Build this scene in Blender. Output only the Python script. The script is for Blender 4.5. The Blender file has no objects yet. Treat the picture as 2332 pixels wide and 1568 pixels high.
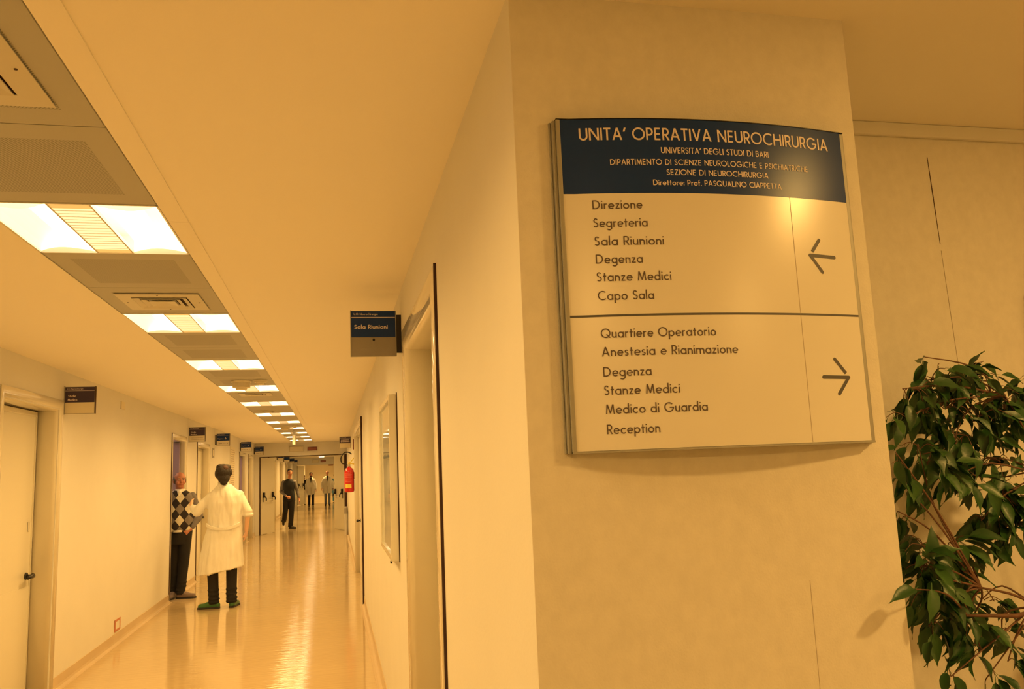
import bpy, bmesh, math, random
from mathutils import Vector, Matrix, noise
PI = math.pi
rnd = random.Random(7)
SC = bpy.context.scene
COL = SC.collection

# ------------------------------------------------------------------ camera, world, exposure, lamps
cam_d = bpy.data.cameras.new('camera'); cam = bpy.data.objects.new('camera', cam_d); COL.objects.link(cam)
cam_d.sensor_width = 36.0; cam_d.lens = 36.0 * 1850.6 / 2332; cam_d.clip_start = .02; cam_d.clip_end = 200
def cam_pose(yaw, pitch, roll):
    cy, sy, cp, sp, cr, sr = math.cos(yaw), math.sin(yaw), math.cos(pitch), math.sin(pitch), math.cos(roll), math.sin(roll)
    f = Vector((sy*cp, cy*cp, sp)); rt = Vector((cy, -sy, 0)); up = rt.cross(f)
    r2 = rt*cr + up*sr; u2 = up*cr - rt*sr
    m = Matrix((r2, u2, -f)).transposed().to_4x4(); m.translation = (0, 0, 1.6)
    return m
cam.matrix_world = cam_pose(.218859, .148883, -.04234)
SC.camera = cam
SC.view_settings.view_transform = 'Standard'; SC.view_settings.look = 'None'
SC.view_settings.gamma = 1; SC.view_settings.use_curve_mapping = False
SC.view_settings.exposure = 0.07
SC.cycles.use_denoising = True
SC.cycles.max_bounces = 5; SC.cycles.diffuse_bounces = 4; SC.cycles.glossy_bounces = 3
SC.cycles.use_adaptive_sampling = True; SC.cycles.adaptive_threshold = .035
SC.cycles.sample_clamp_indirect = 6.0
SC.cycles.caustics_reflective = False; SC.cycles.caustics_refractive = False
world = bpy.data.worlds.new('world'); SC.world = world; world.use_nodes = True
world.node_tree.nodes['Background'].inputs[0].default_value = (.0, .0, .0, 1)
LIGHT = (1.0, .56, .15)          # warm fluorescent tubes as the photograph's white balance shows them
E_FIX = 5.5
E_HALL = 405.0
E_ROOM = 1.5
P_FIX = 23.2                      # power of each ceiling fixture's tubes

# ------------------------------------------------------------------ materials
def mat(name, col, rough=.6, metal=0., bump=0., bscale=60., var=0., vscale=4., spec=.5, emit=None, es=1., trans=0., coat=0., alpha=1., stretch=None):
    m = bpy.data.materials.new(name); m.use_nodes = True; nt = m.node_tree
    b = nt.nodes['Principled BSDF']
    b.inputs['Base Color'].default_value = (*col, 1); b.inputs['Roughness'].default_value = rough
    b.inputs['Metallic'].default_value = metal; b.inputs['Specular IOR Level'].default_value = spec
    b.inputs['Transmission Weight'].default_value = trans; b.inputs['Coat Weight'].default_value = coat
    b.inputs['Alpha'].default_value = alpha
    if emit: b.inputs['Emission Color'].default_value = (*emit, 1); b.inputs['Emission Strength'].default_value = es
    if bump or var:
        tc = nt.nodes.new('ShaderNodeTexCoord')
        src = tc.outputs['Object']
        if stretch:
            mp = nt.nodes.new('ShaderNodeMapping'); mp.inputs['Scale'].default_value = stretch
            nt.links.new(src, mp.inputs[0]); src = mp.outputs[0]
    if bump:
        n = nt.nodes.new('ShaderNodeTexNoise'); n.inputs['Scale'].default_value = bscale; n.inputs['Detail'].default_value = 3
        nt.links.new(src, n.inputs['Vector'])
        bp = nt.nodes.new('ShaderNodeBump'); bp.inputs['Strength'].default_value = bump; bp.inputs['Distance'].default_value = .01
        nt.links.new(n.outputs['Fac'], bp.inputs['Height']); nt.links.new(bp.outputs[0], b.inputs['Normal'])
    if var:
        n = nt.nodes.new('ShaderNodeTexNoise'); n.inputs['Scale'].default_value = vscale; n.inputs['Detail'].default_value = 4
        nt.links.new(src, n.inputs['Vector'])
        mx = nt.nodes.new('ShaderNodeMix'); mx.data_type = 'RGBA'
        rp = nt.nodes.new('ShaderNodeMapRange'); rp.inputs['From Min'].default_value = .3; rp.inputs['From Max'].default_value = .7
        nt.links.new(n.outputs['Fac'], rp.inputs[0]); nt.links.new(rp.outputs[0], mx.inputs[0])
        mx.inputs[6].default_value = (*[c*(1-var) for c in col], 1); mx.inputs[7].default_value = (*[min(1, c*(1+var)) for c in col], 1)
        nt.links.new(mx.outputs[2], b.inputs['Base Color'])
    return m
M = {}
M['plaster'] = mat('plaster', (.76, .755, .72), .85, bump=.06, bscale=90, var=.015, vscale=3)
M['ceiling'] = mat('ceiling_paint', (.93, .90, .82), .9, bump=.04, bscale=120)
M['wallpaper'] = mat('wallpaper', (.76, .74, .68), .8, bump=.10, bscale=220, var=.035, vscale=34, stretch=(1.2, 1.2, 1.))
M['panel'] = mat('panel_metal', (.42, .43, .41), .45, bump=.02, bscale=200, var=.02)
M['vent'] = mat('vent_metal', (.62, .60, .52), .4)
M['dark'] = mat('dark_plastic', (.012, .011, .012), .35)
M['gap'] = mat('dark_gap', (.05, .02, .012), .7)
M['frame'] = mat('frame_lacquer', (.78, .75, .64), .14, coat=.4)
M['leaf'] = mat('door_laminate', (.78, .76, .66), .35)
M['leaf_purple'] = mat('door_laminate_mauve', (.36, .28, .42), .4)
M['glass_dark'] = mat('door_glass', (.12, .16, .2), .08)
M['cove'] = mat('cove_linoleum', (.62, .50, .34), .3, var=.04)
M['navy'] = mat('sign_navy', (.004, .036, .20), .3, spec=.3)
M['plum'] = mat('sign_plum', (.045, .035, .085), .3, spec=.4)
M['sign_white'] = mat('sign_white', (.80, .79, .75), .25)
M['sign_grey'] = mat('sign_grey', (.30, .28, .25), .35)
M['sign_ink'] = mat('sign_ink', (.10, .075, .07), .5)
M['arrow_ink'] = mat('arrow_ink', (.09, .09, .095), .5)
M['letter_white'] = mat('letter_white', (.80, .72, .72), .5)
M['alu'] = mat('aluminium', (.36, .36, .33), .55, metal=.4)
M['seam'] = mat('seam_shadow', (.46, .40, .34), .6)  # even tan for seams, small print and edge lines
M['red'] = mat('extinguisher_red', (.62, .02, .015), .25, coat=.5)
M['yellow'] = mat('yellow_plastic', (.85, .72, .12), .4)
M['cream'] = mat('cream_plastic', (.75, .70, .55), .4)
M['terracotta'] = mat('outlet_frame', (.55, .22, .12), .5)
M['exit_red'] = mat('exit_dark_red', (.20, .045, .03), .4)
M['white_plastic'] = mat('white_plastic', (.8, .8, .76), .35)
M['glass'] = mat('cabinet_glass', (.55, .6, .6), .03, spec=.9, var=0)
M['wood'] = mat('brown_wood', (.16, .06, .02), .4, var=.2, vscale=6, stretch=(1, 1, 12))
M['skin'] = mat('skin', (.62, .30, .20), .5, var=.06, vscale=9)
M['skin_dark'] = mat('skin_tan', (.50, .21, .14), .5, var=.06, vscale=9)
M['skin_pale'] = mat('skin_pale', (.80, .52, .38), .5, var=.05, vscale=9)
M['lips'] = mat('lips', (.34, .09, .07), .5)
M['hair_dark'] = mat('hair_dark', (.018, .012, .010), .55, bump=.8, bscale=120)
M['hair_grey'] = mat('hair_grey', (.14, .12, .12), .6, bump=.8, bscale=120)
M['hair_brown'] = mat('hair_brown', (.07, .03, .02), .6, bump=.8, bscale=120)
M['coat'] = mat('coat_cotton', (.86, .86, .84), .8, bump=.5, bscale=9, stretch=(1.6, 1.6, .5))
M['black_cloth'] = mat('black_cloth', (.013, .013, .015), .85, bump=.6, bscale=14)
M['navy_cloth'] = mat('navy_cloth', (.02, .024, .035), .85, bump=.6, bscale=14)
M['grey_cloth'] = mat('grey_cloth', (.20, .19, .21), .9, bump=.6, bscale=14)
M['jeans'] = mat('jeans', (.20, .24, .36), .85, bump=.6, bscale=14)
M['blue_cloth'] = mat('blue_cloth', (.12, .35, .62), .85)
M['green'] = mat('clog_green', (.045, .16, .045), .4)
M['shoe'] = mat('shoe_suede', (.22, .17, .16), .8, var=.1)
M['sole'] = mat('shoe_sole', (.03, .028, .03), .6)
M['bark'] = mat('branch_bark', (.15, .075, .045), .7, var=.25, vscale=30)
M['moss'] = mat('moss_pole', (.035, .022, .015), .95, bump=1., bscale=80, var=.4, vscale=40)
M['soil'] = mat('soil', (.03, .02, .012), .95, bump=1., bscale=60)
M['pot'] = mat('pot_clay', (.35, .16, .09), .7)
M['green_leaf'] = mat('leaf_green', (.024, .085, .016), .4, spec=.5, var=.25, vscale=12, bump=.15, bscale=50)
M['green_leaf_b'] = mat('leaf_green_light', (.048, .13, .026), .4, spec=.5, var=.25, vscale=12, bump=.15, bscale=50)
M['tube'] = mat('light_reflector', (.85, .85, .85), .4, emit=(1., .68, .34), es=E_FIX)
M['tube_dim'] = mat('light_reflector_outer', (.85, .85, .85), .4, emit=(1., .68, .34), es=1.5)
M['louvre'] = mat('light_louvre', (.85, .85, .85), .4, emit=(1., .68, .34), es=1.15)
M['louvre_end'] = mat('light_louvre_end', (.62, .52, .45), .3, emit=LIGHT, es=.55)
M['downlight'] = mat('downlight', (.9, .9, .9), .4, emit=(1., .55, .14), es=E_HALL)
M['roomlamp'] = mat('room_lamp', (.9, .9, .9), .4, emit=(.8, .55, .35), es=E_ROOM*6)
M['end_grey'] = mat('far_wall', (.80, .74, .62), .8)

def nodes_of(m): return m.node_tree, m.node_tree.nodes['Principled BSDF']
# floor: worn polished linoleum, faint cross ripples that break the reflections
mf = mat('linoleum', (.66, .50, .30), .075, spec=.5); M['floor'] = mf
nt, b = nodes_of(mf)
tc = nt.nodes.new('ShaderNodeTexCoord'); mp = nt.nodes.new('ShaderNodeMapping'); mp.inputs['Scale'].default_value = (1.1, 9., 1.)
nt.links.new(tc.outputs['Object'], mp.inputs[0])
n1 = nt.nodes.new('ShaderNodeTexNoise'); n1.inputs['Scale'].default_value = 2.4; n1.inputs['Detail'].default_value = 3; nt.links.new(mp.outputs[0], n1.inputs['Vector'])
bp = nt.nodes.new('ShaderNodeBump'); bp.inputs['Strength'].default_value = .55; bp.inputs['Distance'].default_value = .004
nt.links.new(n1.outputs['Fac'], bp.inputs['Height']); nt.links.new(bp.outputs[0], b.inputs['Normal'])
n2 = nt.nodes.new('ShaderNodeTexNoise'); n2.inputs['Scale'].default_value = 1.3; n2.inputs['Detail'].default_value = 6; nt.links.new(tc.outputs['Object'], n2.inputs['Vector'])
cr = nt.nodes.new('ShaderNodeMix'); cr.data_type = 'RGBA'; cr.inputs[6].default_value = (.54, .42, .25, 1); cr.inputs[7].default_value = (.62, .49, .30, 1)
nt.links.new(n2.outputs['Fac'], cr.inputs[0]); nt.links.new(cr.outputs[2], b.inputs['Base Color'])

# perforated ceiling panel: a field of punched holes on a plain margin
mf = mat('panel_perforated', (.36, .37, .36), .45); M['perf'] = mf
nt, b = nodes_of(mf); tc = nt.nodes.new('ShaderNodeTexCoord'); sx = nt.nodes.new('ShaderNodeSeparateXYZ'); nt.links.new(tc.outputs['Object'], sx.inputs[0])
def mth(op, a, c=None, nt=nt):
    n = nt.nodes.new('ShaderNodeMath'); n.operation = op
    for i, v in enumerate((a, c)):
        if v is None: continue
        if isinstance(v, (int, float)): n.inputs[i].default_value = v
        else: nt.links.new(v, n.inputs[i])
    return n.outputs[0]
def hole(axis):
    s = mth('SINE', mth('MULTIPLY', sx.outputs[axis], 2*PI/.0095)); return s
dots = mth('GREATER_THAN', mth('MULTIPLY', hole(0), hole(1)), .18)
inx = mth('LESS_THAN', mth('ABSOLUTE', sx.outputs[0]), .205); iny = mth('LESS_THAN', mth('ABSOLUTE', sx.outputs[1]), .225)
msk = mth('MULTIPLY', dots, mth('MULTIPLY', inx, iny))
mx = nt.nodes.new('ShaderNodeMix'); mx.data_type = 'RGBA'; nt.links.new(msk, mx.inputs[0])
mx.inputs[6].default_value = (.42, .43, .41, 1); mx.inputs[7].default_value = (.16, .16, .15, 1); nt.links.new(mx.outputs[2], b.inputs['Base Color'])

# argyle knit
mf = mat('argyle_knit', (.1, .1, .1), .9, bump=.4, bscale=60); M['argyle'] = mf
nt, b = nodes_of(mf); tc = nt.nodes.new('ShaderNodeTexCoord'); sx = nt.nodes.new('ShaderNodeSeparateXYZ'); nt.links.new(tc.outputs['Object'], sx.inputs[0])
def mt(op, a, c=None): return mth(op, a, c, nt)
U = mt('DIVIDE', mt('ADD', sx.outputs[0], .035), .115); V = mt('DIVIDE', mt('ADD', sx.outputs[2], -1.135+.0775), .155)
fa = mt('FLOOR', mt('ADD', U, V)); fb = mt('FLOOR', mt('SUBTRACT', U, V))
odd = mt('ABSOLUTE', mt('FLOORED_MODULO', mt('ADD', fa, fb), 2)); alt = mt('FLOORED_MODULO', fa, 2)
m1 = nt.nodes.new('ShaderNodeMix'); m1.data_type = 'RGBA'; nt.links.new(alt, m1.inputs[0]); m1.inputs[6].default_value = (.70, .68, .60, 1); m1.inputs[7].default_value = (.22, .20, .20, 1)
m2 = nt.nodes.new('ShaderNodeMix'); m2.data_type = 'RGBA'; nt.links.new(mt('GREATER_THAN', odd, .5), m2.inputs[0]); nt.links.new(m1.outputs[2], m2.inputs[6]); m2.inputs[7].default_value = (.028, .024, .030, 1)
nt.links.new(m2.outputs[2], b.inputs['Base Color'])

# ------------------------------------------------------------------ mesh helpers
class MB:
    def __init__(s): s.v = []; s.f = []
    def add(s, vs, fs):
        o = len(s.v); s.v += [tuple(p) for p in vs]; s.f += [tuple(i+o for i in f) for f in fs]; return s
    def box(s, a, b):
        (x0, y0, z0), (x1, y1, z1) = a, b
        x0, x1 = min(x0, x1), max(x0, x1); y0, y1 = min(y0, y1), max(y0, y1); z0, z1 = min(z0, z1), max(z0, z1)
        return s.add([(x0,y0,z0),(x1,y0,z0),(x1,y1,z0),(x0,y1,z0),(x0,y0,z1),(x1,y0,z1),(x1,y1,z1),(x0,y1,z1)],
                     [(0,3,2,1),(4,5,6,7),(0,1,5,4),(1,2,6,5),(2,3,7,6),(3,0,4,7)])
    def tube(s, pts, r, n=8, cap=True):
        pts = [Vector(p) for p in pts]; rs = r if isinstance(r, (list, tuple)) else [r]*len(pts)
        t0 = (pts[1]-pts[0]).normalized(); up = Vector((0,0,1)) if abs(t0.z) < .9 else Vector((1,0,0))
        a = t0.cross(up).normalized(); vs = []; fs = []
        for i, p in enumerate(pts):
            t = (pts[min(i+1, len(pts)-1)] - pts[max(i-1, 0)]).normalized()
            a = (a - t*a.dot(t)).normalized(); bb = t.cross(a)
            for k in range(n):
                c = 2*PI*k/n; vs.append(p + (a*math.cos(c)+bb*math.sin(c))*rs[i])
        for i in range(len(pts)-1):
            for k in range(n): fs.append((i*n+k, i*n+(k+1)%n, (i+1)*n+(k+1)%n, (i+1)*n+k))
        if cap: fs.append(tuple(range(n-1, -1, -1))); fs.append(tuple((len(pts)-1)*n+k for k in range(n)))
        return s.add(vs, fs)
    def rings(s, rows, n=24, cap=True):
        # rows: (z, cx, cy, rx, ry)
        vs = []; fs = []
        for (z, cx, cy, rx, ry) in rows:
            for k in range(n):
                c = 2*PI*k/n; vs.append((cx+rx*math.cos(c), cy+ry*math.sin(c), z))
        for i in range(len(rows)-1):
            for k in range(n): fs.append((i*n+k, i*n+(k+1)%n, (i+1)*n+(k+1)%n, (i+1)*n+k))
        if cap: fs.append(tuple(range(n-1, -1, -1))); fs.append(tuple((len(rows)-1)*n+k for k in range(n)))
        return s.add(vs, fs)
    def ball(s, c, r, n=12, m=8):
        rx, ry, rz = r if isinstance(r, (tuple, list)) else (r, r, r)
        rows = [(c[2]-rz*math.cos(PI*j/m), c[0], c[1], rx*max(.001, math.sin(PI*j/m)), ry*max(.001, math.sin(PI*j/m))) for j in range(m+1)]
        return s.rings(rows, n)
    def cap(s, a, ra, b, rb, n=12):
        a, b = Vector(a), Vector(b); s.tube([a, b], [ra, rb], n); s.ball(a, ra, n); s.ball(b, rb, n); return s
    def mesh(s, name, m, smooth=False):
        me = bpy.data.meshes.new(name); me.from_pydata(s.v, [], s.f); me.materials.append(m); me.update()
        if smooth: me.shade_smooth()
        return me
def link(name, me, parent=None, loc=None, rot=None):
    o = bpy.data.objects.new(name, me); COL.objects.link(o)
    if parent: o.parent = parent
    if loc: o.location = loc
    if rot: o.rotation_euler = rot
    return o
def part(name, mb, m, parent=None, smooth=False, loc=None, rot=None, bevel=0):
    o = link(name, mb.mesh(name, m, smooth), parent, loc, rot)
    if bevel:
        bv = o.modifiers.new('bevel', 'BEVEL'); bv.width = bevel; bv.segments = 2; bv.limit_method = 'ANGLE'
    return o
def tag(o, label=None, cat=None, group=None, kind=None):
    if label: o['label'] = label
    if cat: o['category'] = cat
    if group: o['group'] = group
    if kind: o['kind'] = kind
    return o
def empty(name, loc=(0,0,0), label=None, cat=None, group=None, kind=None, rz=0):
    o = link(name, None, None, loc, (0, 0, rz)); return tag(o, label, cat, group, kind)
def copy_tree(o, parent=None, loc=None):
    c = o.copy(); COL.objects.link(c); c.parent = parent
    if loc is not None: c.location = loc
    for ch in o.children: copy_tree(ch, c)
    return c

# ------------------------------------------------------------------ setting
XR, XL, ZC = .347, -2.184, 2.536
Y1, YP, YB = -3.2, 1.461, 1.95        # hall rear wall, pillar face, niche back wall
H1, H2, YE = 24.05, 46.0, 66.0        # two fire-door headers and the end wall
SX0, SX1 = -1.158, -.583              # ceiling strip
S0, MOD, LMOD = 2.878, .6467, .6467
part('floor', MB().box((-4.2, Y1-.2, -.2), (4.4, YE+.3, 0)), M['floor'])
tag(bpy.data.objects['floor'], 'polished yellow-beige linoleum floor running the length of the corridor', 'floor', None, 'structure')

def wall_boxes(mb, x0, x1, y0, y1, holes, z1=2.6):
    y = y0
    for (a, b2, zt) in sorted(holes):
        mb.box((x0, y, 0), (x1, a, z1)); mb.box((x0, a, zt), (x1, b2, z1)); y = b2
    mb.box((x0, y, 0), (x1, y1, z1))
Ldoors = [(6.12, 7.24, 2.20), (12.06, 13.06, 2.17), (14.2, 15.42, 2.14), (20.25, 21.55, 2.13), (22.3, 23.3, 2.12),
          (27., 28.2, 2.13), (31., 32.2, 2.13), (35., 36.2, 2.13), (39., 40.2, 2.13)]
Rdoors = [(2.82, 3.93, 2.185), (10.62, 13.9, 2.2)]
w = MB(); wall_boxes(w, XL-.22, XL, Y1, YE, [(a-.012, b_+.012, c_+.012) for a, b_, c_ in Ldoors])
ceil_root = None
wl = part('wall_left', w, M['plaster']); tag(wl, 'long cream plastered left wall of the corridor with doorways', 'wall', None, 'structure')
w = MB(); wall_boxes(w, XR, XR+.22, YP, YE, [(a-.012, b_+.012, c_+.012) for a, b_, c_ in Rdoors])
wr = part('wall_right', w, M['plaster']); tag(wr, 'cream plastered right wall of the corridor beside the big sign', 'wall', None, 'structure')
wf = part('wall_front', MB().box((XR+.0005, YP, 0), (1.095, YB+.2, 2.6)), M['wallpaper'])
tag(wf, 'mottled tan wall face that carries the large directory sign', 'wall', None, 'structure')
# right wall faces: the corridor face stays plaster, the sign face is papered; a 1 cm paper skin covers the wall end
part('paper_skin', MB().box((XR+.0002, YP-.002, 0), (1.095, YP+.01, 2.55)), M['wallpaper'], wf)
seam_m = M['seam']
part('wallpaper_seam', MB().box((.8915, YP-.0026, .9), (.8921, YP-.001, 1.36)), seam_m, wf)
wb = part('wall_back', MB().box((1.0955, YB, 0), (4.2, YB+.2, 2.6)), M['wallpaper'])
tag(wb, 'dim tan papered wall behind the ficus, with a split seam', 'wall', None, 'structure')
for (z0, z1, ww, m) in ((2.18, 2.44, .0022, M['gap']), (1.78, 2.16, .0009, seam_m)):
    mb = MB()
    for k in range(6):
        a = z0+(z1-z0)*k/6; b2 = z0+(z1-z0)*(k+1)/6; ha = ww*(math.sin(PI*max(.12, k/6))*.8+.2)
        xa = 1.697+(2.44-a)*.03; xb = 1.697+(2.44-b2)*.03
        mb.add([(xa-ha/2, YB-.0012, a), (xa+ha/2, YB-.0012, a), (xb+ha/2, YB-.0012, b2), (xb-ha/2, YB-.0012, b2),
                (xa-ha/2, YB+.002, a), (xa+ha/2, YB+.002, a), (xb+ha/2, YB+.002, b2), (xb-ha/2, YB+.002, b2)],
               [(0,1,2,3),(4,7,6,5),(0,4,5,1),(1,5,6,2),(2,6,7,3),(3,7,4,0)])
    part('wall_seam', mb, m, wb)
tr = part('trim_1', MB().box((1.0955, YB-.016, ZC-.04), (4.2, YB, ZC)), M['plaster'], None, bevel=.004)
tag(tr, 'pale narrow cornice strip where the back wall meets the ceiling', 'cornice', None, 'structure')
o = part('wall_rear', MB().box((-2.4, Y1-.2, 0), (4.4, Y1, 2.6)), M['wallpaper']); tag(o, 'plain hall wall behind the viewer', 'wall', None, 'structure')
o = part('wall_hall', MB().box((4.2, Y1, 0), (4.4, YB+.2, 2.6)), M['wallpaper']); tag(o, 'plain hall wall far to the side of the ficus', 'wall', None, 'structure')
o = part('wall_end', MB().box((XL, YE, 0), (XR, YE+.2, 2.6)), M['end_grey']); tag(o, 'plain wall closing the far end of the corridor', 'wall', None, 'structure')

# ceiling: plaster field on both sides of a recessed strip of metal modules
c = MB()
c.box((-2.4, Y1-.2, ZC), (SX0, YE+.2, 2.62)); c.box((SX1, Y1-.2, ZC), (4.4, YE+.2, 2.62))
c.box((SX0, Y1-.2, ZC), (SX1, S0-3*MOD, 2.62)); c.box((SX0, H1, ZC), (SX1, YE+.2, 2.62)); c.box((SX0-.01, S0-3*MOD, 2.68), (SX1+.01, H1, 2.70))
c.box((SX0-.012, S0-3*MOD, 2.6), (SX0, H1, 2.69)); c.box((SX1, S0-3*MOD, 2.6), (SX1+.012, H1, 2.69))
ceil = part('ceiling', c, M['ceiling']); tag(ceil, 'warm cream plaster ceiling with a strip of grey metal modules', 'ceiling', None, 'structure')
# plasterboard edge bead beside the strip
part('edge_bead', MB().box((SX1+.001, .95, ZC-.0035), (SX1+.07, 3.05, ZC)), M['ceiling'], ceil)
part('edge_bead', MB().box((SX1+.001, 3.053, ZC-.0035), (SX1+.07, H1, ZC)), M['ceiling'], ceil)
def panel_mesh(m, name):
    mb = MB(); hx, hy = (SX1-SX0)/2-.002, MOD/2-.0022
    mb.box((-hx, -hy, 0), (hx, hy, .012)); mb.box((-hx, -hy, .0), (-hx+.004, hy, .03)); mb.box((hx-.004, -hy, 0), (hx, hy, .03))
    return mb.mesh(name, m)
pm_plain, pm_perf = panel_mesh(M['panel'], 'ceiling_panel'), panel_mesh(M['perf'], 'ceiling_panel')
cx = (SX0+SX1)/2
slots = {}
nL = 11
for k in range(-3, 3*nL+2):
    if (k >= 0 and k % 3 == 0 and k//3 < nL) or k == -3: slots[k] = 'L'
    else: slots[k] = 'P'
PITCH = 1.940/3
def slot_y(k): return S0 + k*PITCH + MOD/2
VENTS = [-2, 2, 7, 14]
for k, t in slots.items():
    y = slot_y(k)
    if y + MOD/2 > H1: continue
    if t == 'P': link('ceiling_panel', pm_perf if k < 9 else pm_plain, ceil, (cx, y, ZC+.002))

# header walls
def header(n, y, xa, xb, zt, label):
    root = empty(n, (0, 0, 0), label, 'wall', None, 'structure')
    mb = MB().box((XL+.0005, y, zt), (XR-.0005, y+.16, ZC-.0005)); mb.box((XL+.0005, y, 0), (xa, y+.16, zt)); mb.box((xb, y, 0), (XR-.0005, y+.16, zt))
    part('wall_body', mb, M['plaster'], root)
    f = MB().box((xa, y-.004, zt-.018), (xb, y+.165, zt-.0005)); f.box((xa, y-.004, 0), (xa+.02, y+.165, zt-.018)); f.box((xb-(.062 if y < 30 else .02), y-.004, 0), (xb, y+.165, zt-.018))
    part('door_frame', f, M['gap'] if n == 'wall_header' else M['frame'], root)
    return root
header('wall_header', H1, -2.06, .3455, 2.16, 'plaster lintel over the first pair of fire doors')
header('wall_header.001', H2, -2.0, .26, 2.15, 'plaster lintel over the second, farther pair of fire doors')

# baseboards (coved linoleum)
def cove(name, x, s, segs, label):
    root = empty(name, (0,0,0), label, 'baseboard', None, 'structure')
    for (a, b2) in segs:
        mb = MB(); prof = [(0, .1), (.006, .1), (.006, .03), (.012, .012), (.03, .002), (.05, .0012), (.05, 0), (0, 0)]
        n = len(prof); vs = [(x+s*p[0], a, p[1]) for p in prof]+[(x+s*p[0], b2, p[1]) for p in prof]
        fs = [(i, (i+1) % n, n+(i+1) % n, n+i) for i in range(n)]+[tuple(range(n)), tuple(range(2*n-1, n-1, -1))]
        part('cove_strip', mb.add(vs, fs), M['cove'], root)
def segs_of(y0, y1, ds, pad):
    out = []; y = y0
    for (a, b2, _) in sorted(ds): out.append((y, a-pad)); y = b2+pad
    out.append((y, y1)); return out
cove('baseboard_left', XL, 1, segs_of(Y1, YE, Ldoors, .085), 'tan coved skirting along the left wall')
cove('baseboard_right', XR, -1, segs_of(YP, YE, Rdoors, .11), 'tan coved skirting along the right wall')

# ------------------------------------------------------------------ doors
def doorway(n, side, y0, y1, zt, recess, label, state='closed', band=.075, proud=.012, bull=.03, gasket_shade=True, kick=None, handle=True, hy=None, hz=.95, leafmat='leaf', depth=.2):
    Xw = XL if side == 'L' else XR; s = 1 if side == 'L' else -1       # s: towards the corridor
    root = empty('door_%d' % n, (0, 0, 0), label, 'door', None, 'structure')
    prof = [(band, -.0), (band, proud*.9), (band-.004, proud), (bull, proud)]
    for k in range(1, 7):
        a = PI/2*k/6; prof.append((bull-bull*math.sin(a), proud-bull+bull*math.cos(a)))
    prof += [(0, -depth), (.0, -depth)]
    prof = prof[:-1]
    def place(d, t, c):      # corner stations
        x = Xw+s*t
        return {0: (x, y0-d, 0), 1: (x, y0-d, zt+d), 2: (x, y1+d, zt+d), 3: (x, y1+d, 0)}[c]
    vs = []; fs = []; m = len(prof)
    for c4 in range(4):
        for (d, t) in prof: vs.append(place(d, t, c4))
    for c4 in range(3):
        for i in range(m-1): fs.append((c4*m+i, c4*m+i+1, (c4+1)*m+i+1, (c4+1)*m+i))
    # back returns so the frame has thickness
    fr = part('door_frame', MB().add(vs, fs), M['frame'], root)
    so = fr.modifiers.new('solid', 'SOLIDIFY'); so.thickness = .004; so.offset = -1
    fr.data.shade_smooth(); fr.data.set_sharp_from_angle(angle=math.radians(35))
    if gasket_shade:
        g = MB().box((Xw, y0-band-.007, 0), (Xw+s*proud*.95, y0-band, zt+band+.012))
        part('gasket', g, M['gap'], root)
        g = MB().box((Xw, y0-.001, 0), (Xw, y0, .001))
    xl = Xw - s*recess
    if state == 'closed':
        mb = MB().box((xl-s*.04, y0+.004, .008), (xl, y1-.004, zt-.006)); lf = part('door_leaf', mb, M[leafmat], root, bevel=.002)
        e = MB().box((xl, y0+.004, .008), (xl+s*.006, y0+.03, zt-.006)); e.box((xl, y1-.03, .008), (xl+s*.006, y1-.004, zt-.006)); e.box((xl, y0+.03, zt-.045), (xl+s*.006, y1-.03, zt-.006))
        part('edge_band', e, M['frame'], lf)
        g = MB().box((xl-s*.01, y1-.004, 0), (xl+s*.0005, y1, zt)); g.box((xl-s*.01, y0, zt-.006), (xl+s*.0005, y1, zt)); part('gap_shadow', g, M['gap'], root)
        if kick: part('kick_panel', MB().box((xl, y0+.03, .03), (xl+s*.003, y1-.03, kick)), M['leaf'], lf)
        if handle:
            yh = hy if hy else y1-.075
            h = MB().tube([(xl, yh, hz), (xl+s*.012, yh, hz)], [.028, .026], 14); h.tube([(xl+s*.01, yh, hz), (xl+s*.05, yh, hz)], .012, 10)
            h.tube([(xl+s*.048, yh, hz), (xl+s*.055, yh-.005, hz), (xl+s*.058, yh-.12, hz-.002)], [.014, .016, .014], 10)
            h.ball((xl+s*.05, yh, hz), .02)
            part('handle', h, M['dark'], root, smooth=True)
            l = MB(); l.rings([(hz+.34, xl+s*.004, yh+.01, .004, .018), (hz+.41, xl+s*.004, yh+.01, .004, .018)], 12)
            part('lock_plate', l, M['vent'], root)
    else:
        # leaf swung into the room, standing against the far jamb
        yl = y1-.012; mb = MB().box((Xw-s*.075, yl-.04, .01), (Xw-s*(.075+.9), yl, zt-.01))
        lf = part('door_leaf', mb, M['leaf_purple'], root, bevel=.002)
        part('glass_strip', MB().box((Xw-s*.20, yl-.045, .35), (Xw-s*.36, yl-.0405, zt-.12)), M['glass_dark'], lf)
        h = MB().tube([(Xw-s*.88, yl-.04, 1.), (Xw-s*.88, yl-.09, 1.), (Xw-s*.76, yl-.095, 1.)], .011, 8); part('handle', h, M['dark'], root, smooth=True)
    return root
doorway(1, 'L', 6.12, 7.24, 2.20, .16, 'closed cream door in a rounded frame at the near end of the left wall', bull=.05, band=.09, proud=.010, gasket_shade=False, kick=.84, hz=.92, hy=7.14)
doorway(2, 'L', 12.06, 13.06, 2.17, .15, 'open doorway where the man in the argyle jumper stands', 'open')
doorway(3, 'L', 14.2, 15.42, 2.14, .12, 'closed door just behind the doctor in green clogs')
doorway(4, 'L', 20.25, 21.55, 2.13, .12, 'open doorway with a mauve leaf under a ward sign', 'open')
doorway(5, 'L', 22.3, 23.3, 2.12, .12, 'closed door on the left wall just before the fire doors')
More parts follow.
